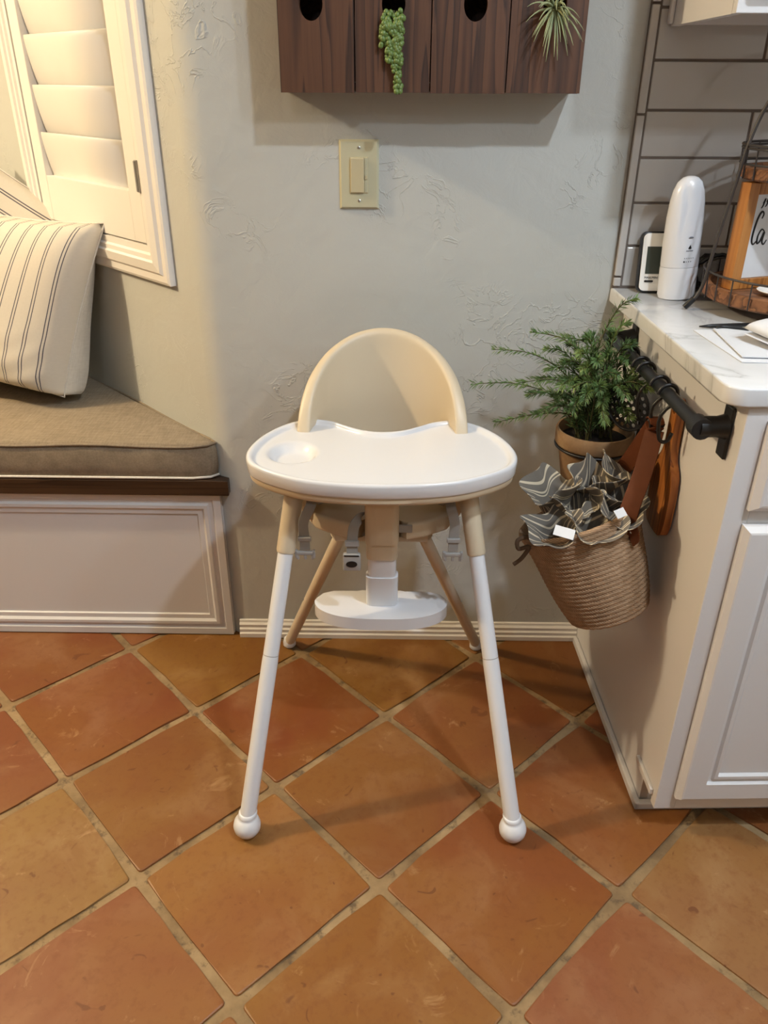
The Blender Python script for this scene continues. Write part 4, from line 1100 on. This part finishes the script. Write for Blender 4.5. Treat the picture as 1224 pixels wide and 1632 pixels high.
# arched wire legs: foot far out on the left front, rising over the top
for sg, dx in ((-1, 0), (1, 0)):
    path = [(0.566, -0.185, KZ + .006), (0.5834, -0.185, 0.954), (0.5926, -0.185, 0.980), (0.5965, -0.185, 1.014), (0.6023, -0.185, 1.065), (0.6092, -0.185, 1.114), (0.6159, -0.185, 1.161), (0.6245, -0.185, 1.222), (0.6424, -0.185, 1.281), (0.675, -0.185, 1.330), (0.715, -0.185, 1.355), (SX, -0.185, 1.362)]
    if sg == 1: path = [(2 * SX - x, y, z) for x, y, z in path]
    wl = B('wire_leg', tube(nb(), smoothpts(path, 6), 0.0034, 10), M_WIRE, sd, smooth=True)
    p0, p1 = V(path[0]), V(path[1])
    B('foot_cap', tube(nb(), [p0 - (p1 - p0) * .1, p0 + (p1 - p0) * .15, p0 + (p1 - p0) * .75], [.0052, .0060, .0056], 12), M_DARKP, wl, auto=40)
# ---- framed wooden sign on the lower tray
sg_ = thing('wooden_sign', 'chunky amber wood framed white sign with black script on the lower tray', 'sign', (0.712, -0.165, Z1 + .02))
SM = Matrix.Translation((0.712, -0.165, Z1 + .0205)) @ Matrix.Rotation(math.radians(20), 4, 'Z')
SWd, SHt, FW, FD = 0.175, 0.186, 0.022, 0.026
def sbox(name, x0, x1, y0, y1, z0, z1, mat, parent=sg_, bev=.0012):
    bm = nb(); box(bm, x0, x1, y0, y1, z0, z1, bev); bmesh.ops.transform(bm, matrix=SM, verts=bm.verts); return B(name, bm, mat, parent)
sbox('frame_side', -SWd / 2, -SWd / 2 + FW, -FD / 2, FD / 2, 0, SHt, M_WORANGE)
sbox('frame_side', SWd / 2 - FW, SWd / 2, -FD / 2, FD / 2, 0, SHt, M_WORANGE)
sbox('frame_rail', -SWd / 2 + FW, SWd / 2 - FW, -FD / 2, FD / 2, SHt - .020, SHt, M_WORANGE)
sbox('frame_rail', -SWd / 2 + FW, SWd / 2 - FW, -FD / 2, FD / 2, 0, .018, M_WORANGE)
pn = sbox('sign_panel', -SWd / 2 + FW, SWd / 2 - FW, -.006, .006, .018, SHt - .020, M_PAPER)
def stroke(pts, w, nm='lettering'):
    p = [SM @ V((x, -.0066, z)) for x, z in [(q.x, q.z) for q in smoothpts([(x, 0, z) for x, z in pts], 6)]]
    B(nm, tube(nb(), p, [w * (0.55 + 0.55 * math.sin(PI * k / (len(p) - 1))) for k in range(len(p))], 6), M_INK, pn, smooth=True)
xl = -SWd / 2 + FW + 0.007
stroke([(xl + .017, .124), (xl + .019, .132), (xl + .014, .136), (xl + .008, .126), (xl + .004, .104), (xl + .004, .086), (xl + .009, .079), (xl + .015, .085)], .0017)
stroke([(xl + .029, .101), (xl + .022, .105), (xl + .016, .094), (xl + .017, .081), (xl + .023, .084), (xl + .029, .100), (xl + .028, .084), (xl + .033, .078), (xl + .038, .086)], .0016)
stroke([(xl + .012, .150), (xl + .016, .158), (xl + .013, .146), (xl + .010, .142)], .0012)
stroke([(xl + .019, .152), (xl + .024, .160), (xl + .021, .148), (xl + .018, .144)], .0011)
# ---- white dish and cup on the lower tray
dish = tag(B('saucer', lathe(nb(), [(0, 0), (.020, 0), (.024, .002), (.034, .007), (.036, .009), (.034, .0095), (.022, .004), (0, .0035)], 40, Matrix.Translation((0.706, -0.245, Z1 + .0205))), M_CERAM, smooth=True), 'small white saucer on the lower tray in front of the sign', 'saucer')
cup = thing('white_mug', 'white ceramic mug on the lower tray at the right edge', 'mug', (0.752, -0.262, Z1 + .0205))
B('mug_body', lathe(nb(), [(0, 0), (.030, 0), (.034, .003), (.036, .070), (.0355, .073), (.033, .072), (.031, .006), (0, .006)], 36, Matrix.Translation((0.782, -0.250, Z1 + .0205))), M_CERAM, cup, auto=40)
B('mug_handle', tube(nb(), smoothpts([(0.816, -.250, Z1 + .082), (0.838, -.250, Z1 + .076), (0.840, -.250, Z1 + .050), (0.814, -.250, Z1 + .036)], 5), .005, 8), M_CERAM, cup, smooth=True)
# ---- coiled black cable behind the stand
pts = []
for k in range(90):
    a = k * 0.35; pts.append((0.672 + .046 * math.cos(a) + .004 * math.sin(k * 1.7), -0.032 - .008 * math.sin(k * .9) - 0.006 * math.cos(a), KZ + .040 + .034 * math.sin(a) + .003 * math.sin(k * 2.3)))
tag(B('coiled_cable', tube(nb(), pts, 0.0035, 7), M_DARKP, smooth=True), 'coiled black cable against the tiles behind the tiered tray', 'cable')
# ---- papers on the counter front
def sheet(name, label, corners, z, mat, cat, t=.0006, curl=0.0):
    bm = nb(); n = 10; G = {}
    a, b, c, d = [V((p[0], p[1], 0)) for p in corners]
    for i in range(n + 1):
        for j in range(n + 1):
            u, v = i / n, j / n
            p = a.lerp(b, u).lerp(d.lerp(c, u), v); p.z = z + curl * (u ** 3) + curl * .5 * (v ** 4)
            G[i, j] = bm.verts.new(p)
    for i in range(n):
        for j in range(n): bm.faces.new((G[i, j], G[i + 1, j], G[i + 1, j + 1], G[i, j + 1]))
    o = B(name, bm, mat); m = o.modifiers.new('s', 'SOLIDIFY'); m.thickness = t; m.offset = 1
    return tag(o, label, cat)
sheet('paper_sheet', 'white paper lying lowest on the counter near its front edge', [(.549, -.515), (.760, -.525), (.760, -.320), (.533, -.335)], KZ + .0005, M_PAPER, 'paper', .0012)
cd = sheet('folded_card', 'folded white card lying on the paper near the counter edge', [(.5555, -.498), (.750, -.508), (.748, -.350), (.5660, -.338)], KZ + .0035, M_PAPER, 'card', .0016, .0015)
bm = nb(); tube(bm, smoothpts([(.5705, -.3395, KZ + .0078), (.582, -.336, KZ + .0082), (.598, -.341, KZ + .0085), (.622, -.352, KZ + .009)], 5), .0028, 8)
tag(B('glasses_arm', bm, M_DARKP, smooth=True), 'short curved black strip lying along the folded card edge', 'strip')
bm = nb(); tube(bm, [(.5485, -.318, KZ + .0035), (.570, -.316, KZ + .0040), (.690, -.300, KZ + .0045)], [.0012, .0034, .0036], 10)
tag(B('pen', bm, M_DARKP, smooth=True), 'slim dark pen lying behind the white papers on the counter', 'pen')
pk = thing('tissue_pouch', 'puffy white folded pouch resting on the papers at the right edge', 'pouch', (.66, -.42, KZ + .006))
bm = nb(); n = 20; G = {}
for s in (0, 1):
    for i in range(n + 1):
        for j in range(n + 1):
            u, v = -1 + 2 * i / n, -1 + 2 * j / n
            if s and (i in (0, n) or j in (0, n)): G[1, i, j] = G[0, i, j]; continue
            p = max(0, (1 - abs(u) ** 4) * (1 - abs(v) ** 4)) ** .5
            G[s, i, j] = bm.verts.new((u * .085 * (1 - .10 * (1 - v * v) * 0) , v * .062, (.020 * p if s else -.004 * p) + .012))
for s in (0, 1):
    for i in range(n):
        for j in range(n):
            f = [G[s, i, j], G[s, i + 1, j], G[s, i + 1, j + 1], G[s, i, j + 1]]; bm.faces.new(f)
PM = Matrix.Translation((0.688, -0.425, KZ + .010)) @ Matrix.Rotation(math.radians(24), 4, 'Z') @ Matrix.Rotation(math.radians(4), 4, 'X')
bmesh.ops.transform(bm, matrix=PM, verts=bm.verts)
B('pouch_body', bm, M_PAPER, pk, smooth=True)
bm = nb(); box(bm, -.088, -.060, -.060, .050, .004, .0055, .0005); bmesh.ops.transform(bm, matrix=PM, verts=bm.verts); B('pouch_flap', bm, M_PAPER, pk)
